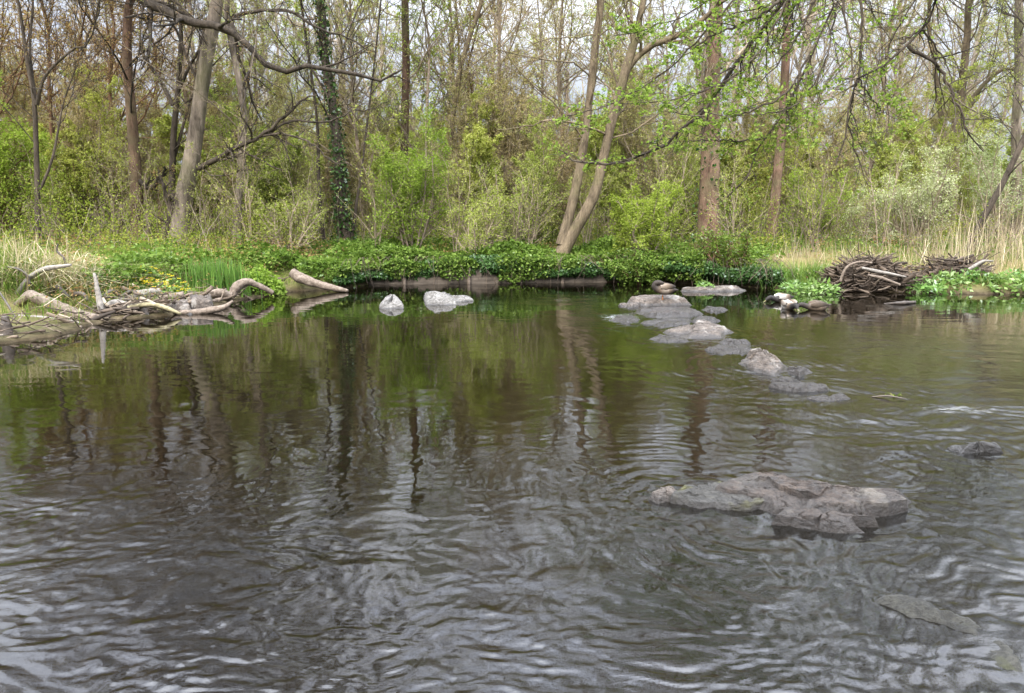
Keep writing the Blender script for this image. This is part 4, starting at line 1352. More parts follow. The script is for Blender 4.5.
# ------------------------------------------------------------------ driftwood
def log(name, label, px_pts, w_px, mat, seed, cat='log', group=None, rough=.13, K=44, sides=16, depth=None, stubs=()):
    r = np.random.default_rng(seed)
    pts = [np.asarray(p, float) for p in px_pts]
    dist = np.mean([p[1] for p in pts])
    rad = np.array(w_px) * .85 / 2 / FPX * dist
    p = resample(pts, K)
    rr = np.interp(np.linspace(0, 1, K), np.linspace(0, 1, len(rad)), rad)
    t2 = tubes(MB(), p, rr, sides, None, True)
    v = t2.v[0].astype(float)
    ring = v[:K * sides].reshape(K, sides, 3)
    c = p[:, None]
    n = fbm(ring * np.array([9., 14., 14.]), 4, seed) + .9 * fbm(ring * 4.0, 2, seed + 3)
    ring = c + (ring - c) * (1 + rough * 1.8 * n[..., None])
    v[:K * sides] = ring.reshape(-1, 3)
    mb = MB()
    mb.add(v, t2.q[0], t2.t[0])
    for (f, dx, dz, L, rs) in stubs:
        b = p[int(f * (K - 1))]
        tubes(mb, resample([b, b + np.array([dx * .5, 0, dz * .55]) * L, b + np.array([dx, -.1, dz]) * L], 7), np.linspace(rs, rs * .4, 7), 7, None, True)
    o = mb.build(name, mat, origin=p[K // 2])
    return tag(o, label, cat, group)


LOGS = [  # name, label, category, points seen, widths, near and far distance, material
    ('driftwood_log', 'thick elbowed brown log lying on the debris at the far left', 'log', [(14, 309), (21, 302), (30, 296), (39, 299), (56, 306), (75, 314), (97, 319)], [9, 12, 13, 14, 15, 15, 13], 11.0, 10.75, 'wood_log'),
    ('arched_branch', 'thin bare branch arching up over the thick log', 'branch', [(14, 300), (20, 290), (28, 279), (36, 273), (45, 269), (58, 267), (71, 265)], [7, 6.5, 6, 6, 5.5, 4.5, 3], 11.3, 11.3, 'wood_pale'),
    ('wooden_stake', 'weathered grey stake standing at the end of the thick log', 'stake', [(102, 315), (100, 304), (98, 293), (96, 281), (94, 273)], [7, 7, 6, 5, 3], 11.0, 11.1, 'wood_pale'),
    ('driftwood_log', 'bleached flat log at the waterline below the thick log', 'log', [(18, 317), (40, 319), (62, 321), (84, 325)], [6, 8, 8, 4], 10.5, 10.25, 'wood_pale'),
    ('tree_stump', 'short dark stump standing in the water at the far left', 'stump', [(7, 344), (7, 334), (6, 324), (5, 316)], [16, 14, 11, 6], 9.1, 9.1, 'wood_dark'),
    ('driftwood_log', 'grey half sunk log in the water at the lower left', 'log', [(-8, 337), (20, 334), (42, 330), (64, 326)], [8, 10, 9, 5], 9.3, 10.1, 'wood_pale'),
    ('twisted_root', 'dark twisted root humped behind the thick log', 'root', [(48, 297), (54, 289), (59, 288), (64, 293), (69, 297), (76, 294), (83, 294), (88, 301)], [4, 5, 6, 6, 5, 6, 6, 5], 11.6, 11.5, 'wood_dark'),
    ('mossy_branch', 'mossy curved branch lying along the water right of the stake', 'branch', [(110, 313), (118, 312), (130, 308), (143, 305), (155, 305), (168, 309), (181, 314)], [6, 7, 7, 6.5, 6, 6, 3], 11.3, 11.2, 'wood_mossy'),
    ('pointed_log', 'floating brown log with one end pointing up out of the water', 'log', [(180, 313), (197, 312), (212, 310), (224, 307), (233, 301)], [6, 7, 8, 7, 3], 11.5, 11.7, 'wood_log'),
    ('driftwood_log', 'bent brown log end arched at the water below the lime plant', 'log', [(232, 295), (237, 287), (243, 283), (250, 282), (257, 285), (266, 289), (273, 293)], [8, 10, 10, 9, 7, 6, 5], 13.3, 13.6, 'wood_log'),
    ('fallen_log', 'smooth brown fallen log sliding into the water left of the wall', 'log', [(292, 273), (303, 279), (318, 284), (334, 288), (348, 291)], [12, 11, 9, 7, 4], 15.1, 14.9, 'wood_log'),
    ('driftwood_log', 'short brown log lying under the yellow flowers', 'log', [(148, 301), (165, 298), (184, 295)], [9, 10, 8], 12.2, 12.4, 'wood_log'),
    ('forked_stick', 'dark crooked stick poking up behind the arched branch', 'stick', [(66, 264), (63, 257), (57, 251), (58, 244)], [2.8, 2.6, 2.2, 1.6], 12.0, 12.0, 'wood_dark'),
    ('leaning_stick', 'thin grey stick leaning out of the debris at the left edge', 'stick', [(-2, 290), (6, 302), (15, 317)], [2, 2.4, 2.6], 10.4, 10.2, 'wood_dark'),
    ('driftwood_log', 'short dark log behind the mossy branch', 'log', [(112, 304), (126, 301), (146, 300)], [8, 9, 7], 11.7, 12.0, 'wood_dark'),
    ('leaning_stick', 'dark twig curving out of the dead reeds at the left edge', 'stick', [(30, 284), (26, 274), (18, 269), (8, 267)], [3, 3, 2.6, 2], 11.2, 11.2, 'wood_dark'),
    ('driftwood_log', 'low grey log washed against the short dark stump', 'log', [(12, 328), (36, 327), (58, 329), (82, 327)], [5, 6, 6, 4], 9.9, 10.1, 'wood_log'),
    ('driftwood_log', 'knotty brown log wedged between the shore boulder and the mossy branch', 'log', [(176, 304), (190, 300), (204, 303), (222, 299)], [6, 8, 7, 5], 12.3, 12.9, 'wood_log'),
    ('driftwood_log', 'thick pale log end stacked on the debris under the marigolds', 'log', [(118, 300), (132, 296), (148, 293), (160, 292)], [8, 10, 11, 9], 12.0, 12.5, 'wood_pale'),
    ('driftwood_log', 'crooked grey log just right of the stake', 'log', [(104, 309), (114, 303), (126, 305), (140, 311)], [7, 8, 8, 6], 11.3, 11.4, 'wood_pale'),
    ('driftwood_log', 'thin dark log sloping down to the water left of the shore boulder', 'log', [(152, 297), (164, 303), (178, 310)], [6, 7, 5], 12.2, 11.9, 'wood_dark'),
    ('driftwood_log', 'stubby brown log pressed against the right of the shore boulder', 'log', [(208, 295), (220, 293), (231, 296)], [9, 11, 9], 13.0, 13.2, 'wood_log'),
    ('twisted_root', 'small dark root fork between the stake and the yellow flowers', 'root', [(104, 296), (112, 291), (121, 296), (132, 291), (140, 296)], [4, 5, 4, 4, 3], 11.8, 12.2, 'wood_dark'),
]
for k, (nm, lb, ct, pp, ww, ya, yb, mt) in enumerate(LOGS):
    log(nm, lb, [P(px, py, ya + (yb - ya) * i / (len(pp) - 1)) for i, (px, py) in enumerate(pp)], ww, MAT[mt], 401 + k, ct)


def debris():
    """tangle of twigs washed onto the shore at the left"""
    r = np.random.default_rng(44)
    mb = MB()
    n = 330
    u = np.where(r.random(n) < .55, r.uniform(95, 240, n), r.uniform(-30, 285, n))
    v = np.interp(u, [p[0] for p in SHORE_PX], [p[1] for p in SHORE_PX]) - np.abs(r.normal(0, 4.5, n)) - 1
    base = np.array([G(a, b) for a, b in zip(u, v)])
    base[:, 2] = np.maximum(terrain(base[:, 0], base[:, 1]), 0) + np.abs(r.normal(0, .09, n))
    a = r.uniform(0, 2 * PI, n)
    L = r.uniform(.10, .6, n)[:, None]
    d = V3(np.cos(a), np.sin(a) * .6, r.normal(0, .25, n))
    pts = [base - d * L * .5]
    for k in range(4):
        pts.append(pts[-1] + d * L * .25)
        d = nrm(d + .13 * r.standard_normal(d.shape))
    pts = np.stack(pts, 1)
    rd = np.clip(r.lognormal(-4.4, .7, n), .003, .045)[:, None] * np.linspace(1, .5, 5)
    tubes(mb, pts, rd, 6, np.clip(r.normal(.50, .28, n), 0, .97), True)
    tag(mb.build('shore_debris', MAT['sticks']), 'tangle of small twigs washed up along the left shore', 'debris', None, 'stuff')


debris()


def stick_heap(name, label, px0, px1, Yd, h, n, seed, zb=.02):
    r = np.random.default_rng(seed)
    a, b = np.array([(px0 - 512) / FPX * Yd, Yd, 0]), np.array([(px1 - 512) / FPX * Yd, Yd, 0])
    c = (a + b) / 2
    w = np.linalg.norm(b - a)
    c[1] += .45
    s = r.uniform(-1, 1, n)
    hh = h * np.clip(1 - np.abs(s) ** 2.2, 0, 1)
    zz = r.random(n) ** .8
    base = np.stack([c[0] + s * w / 2, c[1] - .35 + .9 * r.random(n) * (1 - .3 * zz) + .25 * zz, zz * hh + .03], 1)
    base[:, 2] += zb
    ang = r.normal(0, .5, n)
    L = r.uniform(.25, 1.1, n)[:, None]
    d = nrm(np.stack([np.cos(ang) * r.choice([-1, 1], n), r.normal(0, .5, n), np.sin(ang) * .6], 1))
    pts = [base - d * L * .5]
    for k in range(4):
        pts.append(pts[-1] + d * L * .25)
        d = nrm(d + .16 * r.standard_normal(d.shape))
    pts = np.stack(pts, 1)
    pts[:, :, 2] = np.maximum(pts[:, :, 2], .02)
    rd = np.clip(r.lognormal(-4.6, .7, n), .003, .045)[:, None] * np.linspace(1, .55, 5)
    mb = tubes(MB(), pts, rd, 6, np.clip(r.normal(.40, .22, n), 0, .9))
    o = mb.build(name, MAT['sticks'], origin=(c[0], c[1], 0))
    tag(o, label, 'stick heap', None, 'stuff')


stick_heap('stick_heap', 'large dark heap of sticks on the right bank at the waterline', 846, 922, 14.75, .58, 1100, 501)
stick_heap('stick_heap', 'smaller heap of dark sticks in front of the tall reeds', 944, 998, 15.1, .42, 600, 502, .16)
for lb, pp, ww, Yd, mt in [
        ('long pale branch lying across the large stick heap', [(862, 268), (880, 272), (896, 275), (906, 277)], [3, 4, 3.5, 2], 14.75, 'wood_pale'),
        ('pale branch slanting across the smaller stick heap', [(968, 270), (976, 265), (984, 261), (993, 261)], [4, 3.5, 3, 2], 15.25, 'wood_pale'),
        ('brown branch sloping down the front of the large stick heap', [(868, 275), (884, 279), (900, 285)], [3, 3.5, 2.5], 14.6, 'wood_log'),
        ('bent brown branch standing out of the left side of the large stick heap', [(840, 282), (846, 268), (858, 262), (872, 263)], [3, 3, 2.5, 2], 14.9, 'wood_log')]:
    log('bare_branch', lb, [P(px, py, Yd) for px, py in pp], ww, MAT[mt], 503 + pp[0][0], 'branch')


# ------------------------------------------------------------------ rocks
def rock(name, label, outline, mat, h, seed, z0=0.0, lean=(0, 0), strata=.3, edge=.35, rough=.3, cat='rock', group=None, sink=.3, res=110, dome=0.0):
    """an angular rock from its outline in plan [(px, py)]: a broken, tilted top cut off by sloping side faces; edge = how gently the sides rise"""
    r = np.random.default_rng(seed)
    cy = np.mean([p[1] for p in outline])
    pts = np.array([G(px, py, z0 + (h * .75 if py < cy else 0))[:2] for px, py in outline])
    c = (pts.min(0) + pts.max(0)) / 2
    ang = np.arctan2(pts[:, 1] - c[1], pts[:, 0] - c[0])
    o = np.argsort(ang)
    ang, rad = ang[o], np.linalg.norm(pts - c, axis=1)[o]
    A = np.linspace(-PI, PI, res, endpoint=False)
    # straight edges between the outline's corners
    poly = np.stack([rad * np.cos(ang), rad * np.sin(ang)], 1)
    Rr = np.zeros(res)
    for k in range(len(poly)):
        a, b = poly[k], poly[(k + 1) % len(poly)]
        e = b - a
        dd = np.stack([np.cos(A), np.sin(A)], 1)
        den = dd[:, 0] * e[1] - dd[:, 1] * e[0]
        t = (a[0] * e[1] - a[1] * e[0]) / np.where(np.abs(den) < 1e-9, 1e-9, den)
        uu = (a[0] * dd[:, 1] - a[1] * dd[:, 0]) / np.where(np.abs(den) < 1e-9, 1e-9, den)
        ok = (uu >= -.001) & (uu <= 1.001) & (t > 0)
        Rr = np.where(ok, np.maximum(Rr, t), Rr)
    Rr = np.where(Rr <= 0, np.interp(A, np.concatenate([ang - 2 * PI, ang, ang + 2 * PI]), np.tile(rad, 3)), Rr)
    Rr = Rr * (1 + .10 * fbm(V3(np.cos(A) * 4, np.sin(A) * 4, 0 * A + seed), 4, seed))
    J = 56 if res < 115 else 84
    t = np.linspace(0, 1, J)
    s = np.where(t < .8, (t / .8) ** .8, 1 + (t - .8) * 2.5)             # beyond 1: under water
    x = c[0] + np.outer(s, Rr * np.cos(A)); y = c[1] + np.outer(s, Rr * np.sin(A))
    sz = max(np.ptp(pts[:, 0]), np.ptp(pts[:, 1]))
    nx, ny = (x - c[0]) / sz, (y - c[1]) / sz
    # broken top: a few flat, differently tilted facets
    n = 4 + int(8 * strata)
    sx = r.uniform(-.55, .55, n); sy = r.uniform(-.4, .4, n)
    wx = nx + .07 * fbm(V3(nx * 6, ny * 6, 0 * x + seed), 3, seed + 1); wy = ny + .07 * fbm(V3(nx * 6, ny * 6, 0 * x + seed + 8), 3, seed + 2)
    cell = np.argmin(((wx[..., None] - sx) * .7) ** 2 + (wy[..., None] - sy) ** 2, -1)
    off = 1 - strata * r.random(n)
    tx = r.normal(0, .7 * strata + .02, n); ty = r.normal(0, .7 * strata + .02, n)
    top = h * (off[cell] + tx[cell] * (nx - sx[cell]) + ty[cell] * (ny - sy[cell]) + lean[0] * nx * 2 + lean[1] * ny * 2)
    top += h * rough * .5 * fbm(V3(nx * 4, ny * 4, 0 * x + seed), 4, seed + 3)
    top *= 1 - dome * np.clip(s, 0, 1)[:, None] ** 1.7
    # sides: each sector rises at its own slope
    sec = fbm(V3(np.cos(A) * 2.2, np.sin(A) * 2.2, 0 * A + seed * 1.7), 2, seed + 4)
    slope = h / (edge * Rr.mean()) * (1 + 1.1 * np.clip(sec * 1.6, -.7, 2.5))
    side = np.clip(1 - s, 0, 1)[:, None] * Rr[None] * slope[None]
    side *= 1 + .35 * fbm(V3(x * 9, y * 9, 0 * x), 3, seed + 5)
    kk = .04 * h
    d = np.clip(.5 + .5 * (side - top) / kk, 0, 1)
    z = side * (1 - d) + top * d - kk * d * (1 - d)
    rid = 1 - np.abs(fbm(V3(x * 7, y * 11, 0 * x + seed), 4, seed + 6)) * 2
    z += (.10 * h * rid + .009 * fbm(V3(x * 22, y * 22, 0 * x), 3, seed + 7)) * smooth(1.0, .8, s)[:, None]
    cr = np.abs(fbm(V3(x * 3.4 + .35 * y, y * 6.5, 0 * x + seed * 3.1), 4, seed + 11))
    z -= .16 * h * smooth(.055, .0, cr) * smooth(1.0, .85, s)[:, None]
    z += .05 * h * (1 - np.abs(fbm(V3(x * 26, y * 34, 0 * x + seed), 3, seed + 12)) * 2) * smooth(1.0, .85, s)[:, None]
    z = z0 + z - (np.clip(s - 1, 0, 1) / .5)[:, None] * sink - .004
    x2 = x + .05 * h * fbm(V3(x * 9, y * 9, z * 30), 3, seed + 8)
    v = V3(x2, y, z).reshape(-1, 3)
    v[:res] = v[:res].mean(0)
    i = np.arange(res)[None] + (np.arange(J - 1) * res)[:, None]
    i2 = (np.arange(res) + 1)[None] % res + (np.arange(J - 1) * res)[:, None]
    q = np.stack([i, i2, i2 + res, i + res], -1).reshape(-1, 4)
    mb = MB().add(v, q)
    ob = mb.build(name, mat, None, res < 115, origin=(c[0], c[1], z0))
    return tag(ob, label, cat, group)


rock('pale_boulder', 'small white domed boulder alone in the calm water', [(379, 300.5), (383, 302.6), (387, 303.4), (391, 303.7), (395, 303.4), (400, 302.6), (404, 300.5), (403, 298.5), (391, 297), (380, 298.5)], MAT['rock_pale'], .175, 601, strata=.03, edge=.55, rough=.2, dome=.8)
rock('pale_boulder', 'larger pale boulder with a shaded left face', [(423, 299), (440, 301), (455, 299), (458, 296), (445, 293), (426, 296)], MAT['rock_pale'], .205, 602, lean=(-.35, 0), strata=.3, edge=.5, rough=.3, dome=.6)
rock('pale_boulder', 'low pale rock touching the right side of the larger boulder', [(442, 300), (458, 302), (473, 299), (474, 297), (460, 295), (446, 297)], MAT['rock_pale'], .10, 603, strata=.3, edge=.5, rough=.3, dome=.6)
rock('weir_rock', 'broad pale rock on which the duck sleeps', [(626, 303), (640, 306), (662, 306), (684, 305), (692, 300), (684, 296), (660, 294), (634, 295), (627, 298)], MAT['rock_weir'], .13, 604, strata=.3, edge=.4, rough=.4, dome=.3)
rock('weir_rock', 'flat wet ledge just below the rock with the duck', [(634, 314), (655, 318), (690, 317), (703, 311), (690, 306), (660, 306), (636, 308)], MAT['rock_near'], .07, 605, strata=.3, edge=.2, rough=.5)
rock('weir_rock', 'long low rock in the middle of the row of stepping rocks', [(660, 333), (690, 339), (722, 338), (736, 332), (728, 325), (706, 319), (684, 321), (664, 327)], MAT['rock_weir'], .095, 606, lean=(.15, .3), strata=.4, edge=.5, rough=.5, dome=.3)
rock('weir_rock', 'humped greyish brown rock at the near end of the row', [(736, 364), (752, 372), (775, 376), (790, 368), (784, 356), (765, 344), (748, 347), (738, 354)], MAT['rock_weir'], .125, 607, lean=(-.2, .2), strata=.25, edge=.7, rough=.4, dome=.7)
rock('weir_rock', 'flat brownish rock barely above the water beyond the humped rock', [(768, 387), (795, 392), (825, 391), (830, 385), (805, 381), (775, 382)], MAT['rock_near'], .04, 608, strata=.3, edge=.2, rough=.5)
rock('pale_slab', 'long pale slab lying in the water behind the sleeping duck', [(680, 291), (710, 292), (746, 291), (749, 287.5), (730, 286), (700, 287), (682, 288)], MAT['rock_weir'], .09, 609, strata=.3, edge=.15, rough=.5)
rock('weir_rock', 'small rock at the left end of the duck rock', [(618, 306), (628, 309), (640, 307), (638, 303), (624, 302)], MAT['rock_weir'], .06, 610, strata=.3, edge=.3, rough=.4)
for lb, ol, h_, sd_ in [
        ('dark wet stone awash between the duck rock and the long low rock', [(640, 323), (662, 328), (690, 324), (694, 318), (664, 317)], .045, 641),
        ('dark wet stone awash right of the long low rock', [(716, 343), (736, 348), (752, 344), (748, 338), (728, 337)], .05, 642),
        ('flat dark stone awash left of the humped rock', [(704, 350), (724, 356), (738, 352), (730, 345), (712, 344)], .035, 643),
        ('small wet stone at the right foot of the humped rock', [(782, 372), (800, 377), (814, 372), (806, 366), (790, 365)], .05, 644),
        ('flat wet stone awash near the right edge of the chain of rocks', [(806, 398), (830, 402), (852, 399), (846, 394), (822, 393)], .03, 645),
        ('small pale stone breaking the water right of the duck rock', [(700, 310), (716, 313), (730, 310), (722, 306), (706, 306)], .05, 646),
        ('flat wet stone filling the gap behind the long low rock', [(690, 322), (706, 325), (722, 321), (714, 316), (696, 316)], .045, 648),
        ('flat wet stone between the long low rock and the humped rock', [(726, 352), (742, 356), (754, 350), (748, 343), (732, 343)], .04, 649),
        ('narrow wet stone under the left side of the long low rock', [(648, 338), (668, 343), (690, 342), (688, 336), (660, 333)], .03, 650),
        ('wet stone between the humped rock and the flat brownish rock', [(770, 382), (786, 385), (800, 381), (794, 376), (776, 376)], .04, 651),
        ('low wet stone left of the flat ledge under the duck rock', [(608, 320), (626, 324), (640, 320), (634, 315), (616, 315)], .035, 647)]:
    rock('weir_rock', lb, ol, MAT['rock_near'], h_, sd_, strata=.4, edge=.4, rough=.5)
# the big rock in the foreground and its pieces
rock('foreground_rock', 'large brown grey slab of rock in the foreground with a broken ledge', [(722, 478), (712, 486), (740, 506), (775, 516), (820, 520), (868, 520), (905, 510), (914, 502), (900, 494), (860, 486), (800, 478), (750, 473)], MAT['rock_near'],   .095, 620, lean=(-.05, .25), strata=.75, edge=.09, rough=.35, res=220)
rock('foreground_rock', 'low front ledge of rock below the large slab', [(768, 516), (790, 527), (830, 534), (868, 534), (880, 528), (856, 518), (815, 510), (785, 508)], MAT['rock_near'], .065, 621, lean=(.1, .3), strata=.4, edge=.35, rough=.4, res=160)
rock('foreground_rock', 'flat mossy grey rock left of the large slab', [(668, 502), (700, 509), (752, 513), (776, 507), (760, 490), (720, 482), (680, 486)], MAT['rock_mossy'], .06, 622, lean=(.1, .2), strata=.3, edge=.12, rough=.35, res=160)
ROCK_STONE = rock('foreground_rock', 'small pale upright stone at the left end of the mossy rock', [(648, 498), (658, 503), (674, 502), (682, 496), (676, 487), (660, 485), (650, 490)], MAT['rock_weir'], .055, 623, strata=.3, edge=.4, rough=.4, dome=.3)
rock('wet_rock', 'dark wet rock near the right edge breaking the current', [(946, 449), (960, 454), (985, 452), (1004, 446), (1000, 441), (975, 441), (955, 444)], MAT['rock_wet'], .065, 624, lean=(.2, 0), strata=.2, edge=.7, rough=.5, dome=.7)
log('sunken_rock', 'long grey green rock just awash at the lower right', [G(866, 606, -.10), G(905, 626, -.085), G(945, 644, -.095), G(985, 668, -.09), G(1024, 700, -.11)], [44, 70, 84, 74, 56], MAT['rock_under'], 625, 'rock', None, .24, 70, 48)
rock('sunken_rock', 'wide brown ledge under the water in front of the large slab', [(640, 512), (690, 535), (760, 560), (850, 560), (890, 540), (850, 515), (740, 500), (660, 498)], MAT['rock_under'], .05, 626, z0=-.09, strata=.2, edge=.2, rough=.5)
rock('shore_boulder', 'brown boulder at the shore left of the bent log end', [(186, 303), (200, 305.5), (214, 304), (212, 300), (190, 300)], MAT['rock_weir'], .26, 627, strata=.3, edge=.3, rough=.4)
rock('shore_boulder', 'small brown stone between the mossy branch and the yellow flowers', [(112, 312), (128, 315), (146, 313), (150, 309), (132, 306), (116, 308)], MAT['rock_near'], .17, 628, strata=.3, edge=.35, rough=.4)
rock('shore_boulder', 'flat brown stone right of the mossy branch', [(160, 309), (172, 312), (190, 310), (192, 306), (175, 303), (162, 305)], MAT['rock_weir'], .18, 629, strata=.3, edge=.3, rough=.4)

tussock('weed_tuft', 'small green weed snagged in the current near the right edge', 903, 6.15, 18, .07, .03, MAT['grass'], .6, .02, 630, 'weed').location.z = -.01
log('snagged_twig', 'dark twig snagged in the riffle beside the green weed', [G(872, 397, .0), G(888, 396, .02), G(906, 399, .008)], [1.6, 2.4, 1.4], MAT['wood_dark'], 631, 'twig')
log('snagged_twig', 'dark waterlogged branch lying in the far riffle before the large stick heap', [G(884, 304, -.01), G(900, 303, .03), G(915, 302, .02)], [2, 4, 3], MAT['wood_dark'], 632, 'branch')


# ------------------------------------------------------------------ ducks
DUCK_STOPS = [(0.0, (0.012, 0.011, 0.010)), (0.2, (0.03, 0.022, 0.016)), (0.45, (0.13, 0.095, 0.065)), (0.62, (0.24, 0.20, 0.16)), (0.8, (0.42, 0.39, 0.35)), (1.0, (0.6, 0.58, 0.55))]
MAT['duck'] = mat_tone('duck_plumage', DUCK_STOPS, .75, 90, .3)
MAT['bill'] = mat_plain('duck_bill', [(.3, (.07, .06, .02)), (.7, (.11, .10, .03))], 30, .4, .1)
MAT['leg'] = mat_plain('duck_leg', [(.3, (.40, .13, .03)), (.7, (.52, .2, .05))], 30, .6, .1)


def loft(path, rx, rz, tone, sides=16, K=40):
    """body from a spine: horizontal radius rx, vertical radius rz along it"""
    p = resample(path, K)
    f = np.linspace(0, 1, len(rx)); g = np.linspace(0, 1, K)
    a, b, tn = np.interp(g, f, rx), np.interp(g, f, rz), np.interp(g, f, tone)
    T = nrm(np.gradient(p, axis=0))
    U = nrm(np.cross(T, np.array([0, 0, 1.0])) + 1e-6)
    for k in range(1, K):
        if (U[k] * U[k - 1]).sum() < 0: U[k] = -U[k]
    W = np.cross(U, T)
    an = np.arange(sides) * 2 * PI / sides
    v = p[:, None] + a[:, None, None] * np.cos(an)[None, :, None] * U[:, None] + b[:, None, None] * np.sin(an)[None, :, None] * W[:, None]
    j = np.arange(sides)
    i = (np.arange(K - 1) * sides)[:, None]
    q = np.stack([i + j, i + (j + 1) % sides, i + sides + (j + 1) % sides, i + sides + j], -1).reshape(-1, 4)
    return MB().add(v.reshape(-1, 3), q, None, np.repeat(tn, sides)), p


def duck(label, loc, rz, pose, tones, name='duck'):
    """tones: tail, rump, flank, breast, neck, head"""
    root = empty(name, loc, label, 'duck', None)
    root.rotation_euler = (0, 0, rz)
    t = tones
    if pose == 'sleep':       # stands on one leg, head laid back on the shoulders
        path = [(-.26, 0, .17), (-.20, 0, .175), (-.12, 0, .175), (0, 0, .18), (.10, 0, .195), (.16, 0, .225), (.165, 0, .275), (.125, .02, .305), (.06, .04, .30), (.02, .05, .285)]
        rx = [.012, .045, .085, .105, .10, .075, .05, .047, .042, .02]
        rzz = [.008, .03, .07, .09, .088, .07, .052, .045, .04, .02]
        tn = [t[0], t[0], t[1], t[2], t[2], t[3], t[4], t[5], t[5], t[5]]
        bill = [(.03, .05, .285), (-.02, .06, .27), (-.05, .065, .262)]
    elif pose == 'dabble':    # swimming with the head low at the water
        path = [(-.25, 0, .10), (-.19, 0, .075), (-.10, 0, .055), (0, 0, .05), (.10, 0, .055), (.16, 0, .07), (.21, 0, .085), (.25, 0, .075), (.285, 0, .05), (.305, 0, .035)]
        rx = [.01, .04, .085, .105, .095, .07, .045, .042, .036, .015]
        rzz = [.008, .03, .07, .085, .08, .062, .045, .042, .036, .015]
        tn = [t[0], t[0], t[1], t[2], t[2], t[3], t[4], t[5], t[5], t[5]]
        bill = [(.30, 0, .035), (.33, 0, .015), (.35, 0, .002)]
    else:                     # swimming, head tucked
        path = [(-.25, 0, .10), (-.19, 0, .08), (-.10, 0, .06), (0, 0, .055), (.10, 0, .065), (.155, 0, .095), (.165, 0, .145), (.15, 0, .185), (.175, 0, .20), (.205, 0, .19)]
        rx = [.01, .04, .085, .105, .095, .07, .045, .042, .042, .018]
        rzz = [.008, .03, .07, .085, .08, .062, .046, .044, .04, .018]
        tn = [t[0], t[0], t[1], t[2], t[2], t[3], t[4], t[5], t[5], t[5]]
        bill = [(.195, 0, .19), (.235, 0, .18), (.255, 0, .176)]
    mb, p = loft(path, rx, rzz, tn)
    mb.build('body', MAT['duck'], root)
    bm, _ = loft(bill, [.016, .018, .012], [.013, .008, .004], [.5] * 3, 10, 10)
    bm.build('bill', MAT['bill'], root)
    zb = p[20][2]
    for s in (-1, 1):
        wm, _ = loft([(.09, s * .088, zb + .045), (0, s * .098, zb + .05), (-.10, s * .078, zb + .05), (-.20, s * .035, zb + .045)], [.012, .022, .020, .006], [.03, .055, .045, .01], [t[2] * .9, t[2] * .8, t[1] * .8, t[0]], 12, 20)
        wm.build('wing', MAT['duck'], root)
    head = p[34]
    for s in (-1, 1):
        em = MB()
        tubes(em, np.array([[head[0], head[1] + s * .036, head[2] + .012], [head[0], head[1] + s * .043, head[2] + .012]]), np.full(2, .006), 8, None, True)
        em.build('eye', MAT['wood_dark'], root)
    if pose == 'sleep':
        lm = MB()
        tubes(lm, resample([(.0, -.02, .10), (.01, -.02, .05), (.0, -.02, .0)], 6), np.full(6, .008), 8, None, True)
        lm.add(V3([-.01, .07, .075, .07], [-.02, -.055, -.02, .015], [.006, .004, .005, .004]), [[0, 1, 2, 3]])
        lm.build('leg', MAT['leg'], root)
    return root


g = G(664, 303, .0)
g1 = G(664, 298, .2)
DUCK_ROCK = [o for o in bpy.data.objects if o.get('label') == 'broad pale rock on which the duck sleeps'][0]


def rock_top(ob, x, y):
    vs = np.array([tuple(v.co) for v in ob.data.vertices]) + np.array(ob.location)
    d = (vs[:, 0] - x) ** 2 + (vs[:, 1] - y) ** 2
    return vs[np.argsort(d)[:6], 2].mean()


dx, dy = (664 - 512) / FPX * (DUCK_ROCK.location.y - .38), DUCK_ROCK.location.y - .38
duck('brown duck asleep on one leg on the pale rock', (dx, dy, rock_top(DUCK_ROCK, dx, dy) - .005), PI + .15, 'sleep', (.12, .3, .6, .35, .12, .16), 'sleeping_duck')
duck('swimming drake with dark breast and pale grey back', tuple(G(781, 302)), PI + .2, 'dabble', (.05, .35, .88, .1, .08, .05), 'swimming_duck')
duck('swimming duck turned this way with its dark head low beside the drake', tuple(G(789, 309)), -PI / 2 + .1, 'dabble', (.2, .55, .75, .5, .12, .04), 'swimming_duck')
duck('brown swimming hen right of the other ducks with her head down', tuple(G(815, 310)), PI - .15, 'dabble', (.2, .3, .4, .38, .2, .12), 'swimming_duck')

# ------------------------------------------------------------------ camera, light, sky
cam_d = bpy.data.cameras.new('camera')
cam = bpy.data.objects.new('camera', cam_d)
COL.objects.link(cam)
cam.location = (0, 0, CAM_H)
cam.rotation_euler = (PI / 2 - PITCH, 0, 0)
cam_d.sensor_width = 36
cam_d.lens = FPX / 1024 * 36
cam_d.clip_end = 2000
cam_d.clip_start = .05
sc.camera = cam

SUN_EL, SUN_AZ = math.radians(40), math.radians(200)
sd = bpy.data.lights.new('sun', 'SUN')
sd.energy = 1.5
sd.angle = math.radians(20)
sd.color = (1, .96, .9)
so = bpy.data.objects.new('sun', sd)
COL.objects.link(so)
so.rotation_euler = (PI / 2 - SUN_EL, 0, PI - SUN_AZ)

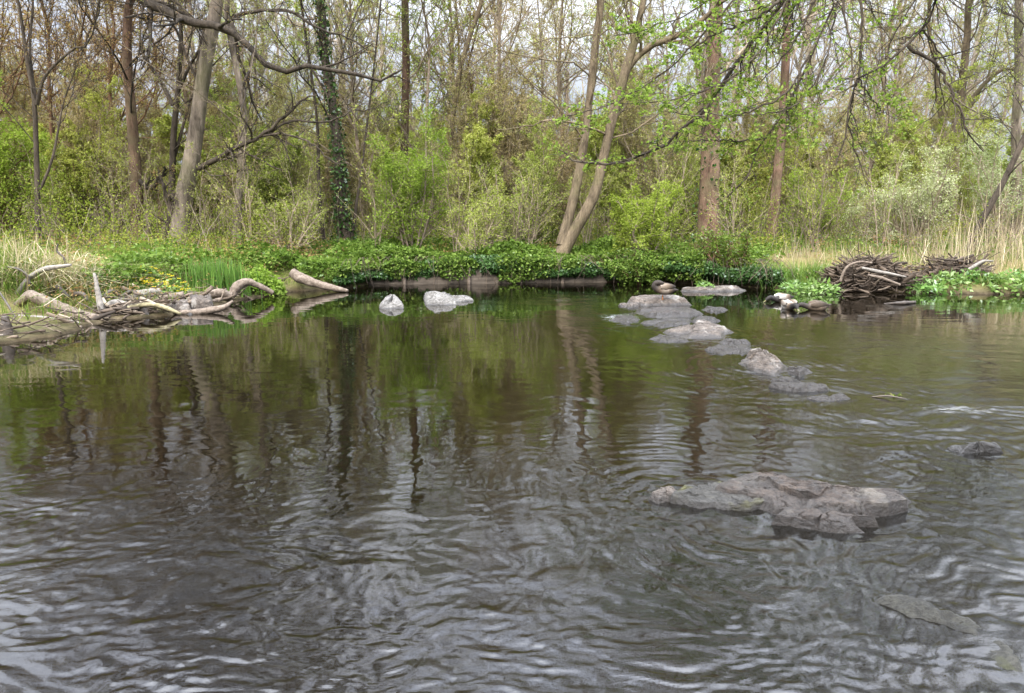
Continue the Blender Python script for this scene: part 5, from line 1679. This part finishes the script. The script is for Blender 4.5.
w = bpy.data.worlds.new('World')
sc.world = w
w.use_nodes = True
nt = w.node_tree
nt.nodes.clear()
wo = nt.nodes.new('ShaderNodeOutputWorld')
bg = nt.nodes.new('ShaderNodeBackground')
sky = nt.nodes.new('ShaderNodeTexSky')
sky.sky_type = 'NISHITA'
sky.sun_disc = False
sky.sun_elevation = SUN_EL
sky.sun_rotation = SUN_AZ
sky.air_density = 1.0
sky.dust_density = 3.0
# broken cloud cover: grey white with thin bluish gaps
tc = nt.nodes.new('ShaderNodeTexCoord')
cl = noise(nt, 2.2, 6, .6, .4, tc.outputs['Generated'], scl=(1, 1, 1.6))
cov = ramp(nt, cl, [(.30, (.55, .55, .55)), (.52, (.95, .95, .95))])
shade = ramp(nt, noise(nt, 3.4, 5, .55, .3, tc.outputs['Generated'], scl=(1, 1, 1.8)), [(.3, (4.0, 4.3, 5.1)), (.7, (7.0, 7.3, 7.9))])
# an overcast sky is about several times as bright overhead as at the horizon
sepz = nt.nodes.new('ShaderNodeSeparateXYZ')
nt.links.new(tc.outputs['Generated'], sepz.inputs[0])
zp = math_(nt, 'MAXIMUM', sepz.outputs['Z'], 0.0)
grad = math_(nt, 'MULTIPLY_ADD', zp, 6.0)
grad.node.inputs[2].default_value = 0.75
grad = math_(nt, 'MULTIPLY_ADD', grad, zp)
grad.node.inputs[2].default_value = 0.215
comb = nt.nodes.new('ShaderNodeCombineXYZ')
for k in range(3): nt.links.new(grad, comb.inputs[k])
nt.links.new(mixc(nt, 1.0, mixc(nt, cov, sky.outputs[0], shade), comb.outputs[0], 'MULTIPLY'), bg.inputs['Color'])
bg.inputs['Strength'].default_value = .10
nt.links.new(bg.outputs[0], wo.inputs[0])

sc.render.engine = 'CYCLES'
sc.cycles.max_bounces = 8
sc.cycles.diffuse_bounces = 6
sc.cycles.use_denoising = True
sc.cycles.denoising_input_passes = 'RGB_ALBEDO_NORMAL'
sc.cycles.denoising_prefilter = 'ACCURATE'
sc.cycles.glossy_bounces = 3
sc.cycles.transparent_max_bounces = 8
sc.cycles.transmission_bounces = 4
sc.cycles.caustics_reflective = False
sc.cycles.caustics_refractive = False
vs = sc.view_settings
vs.view_transform = 'Standard'
vs.look = 'None'
vs.exposure = 1.72
vs.gamma = 1.0
vs.use_curve_mapping = False
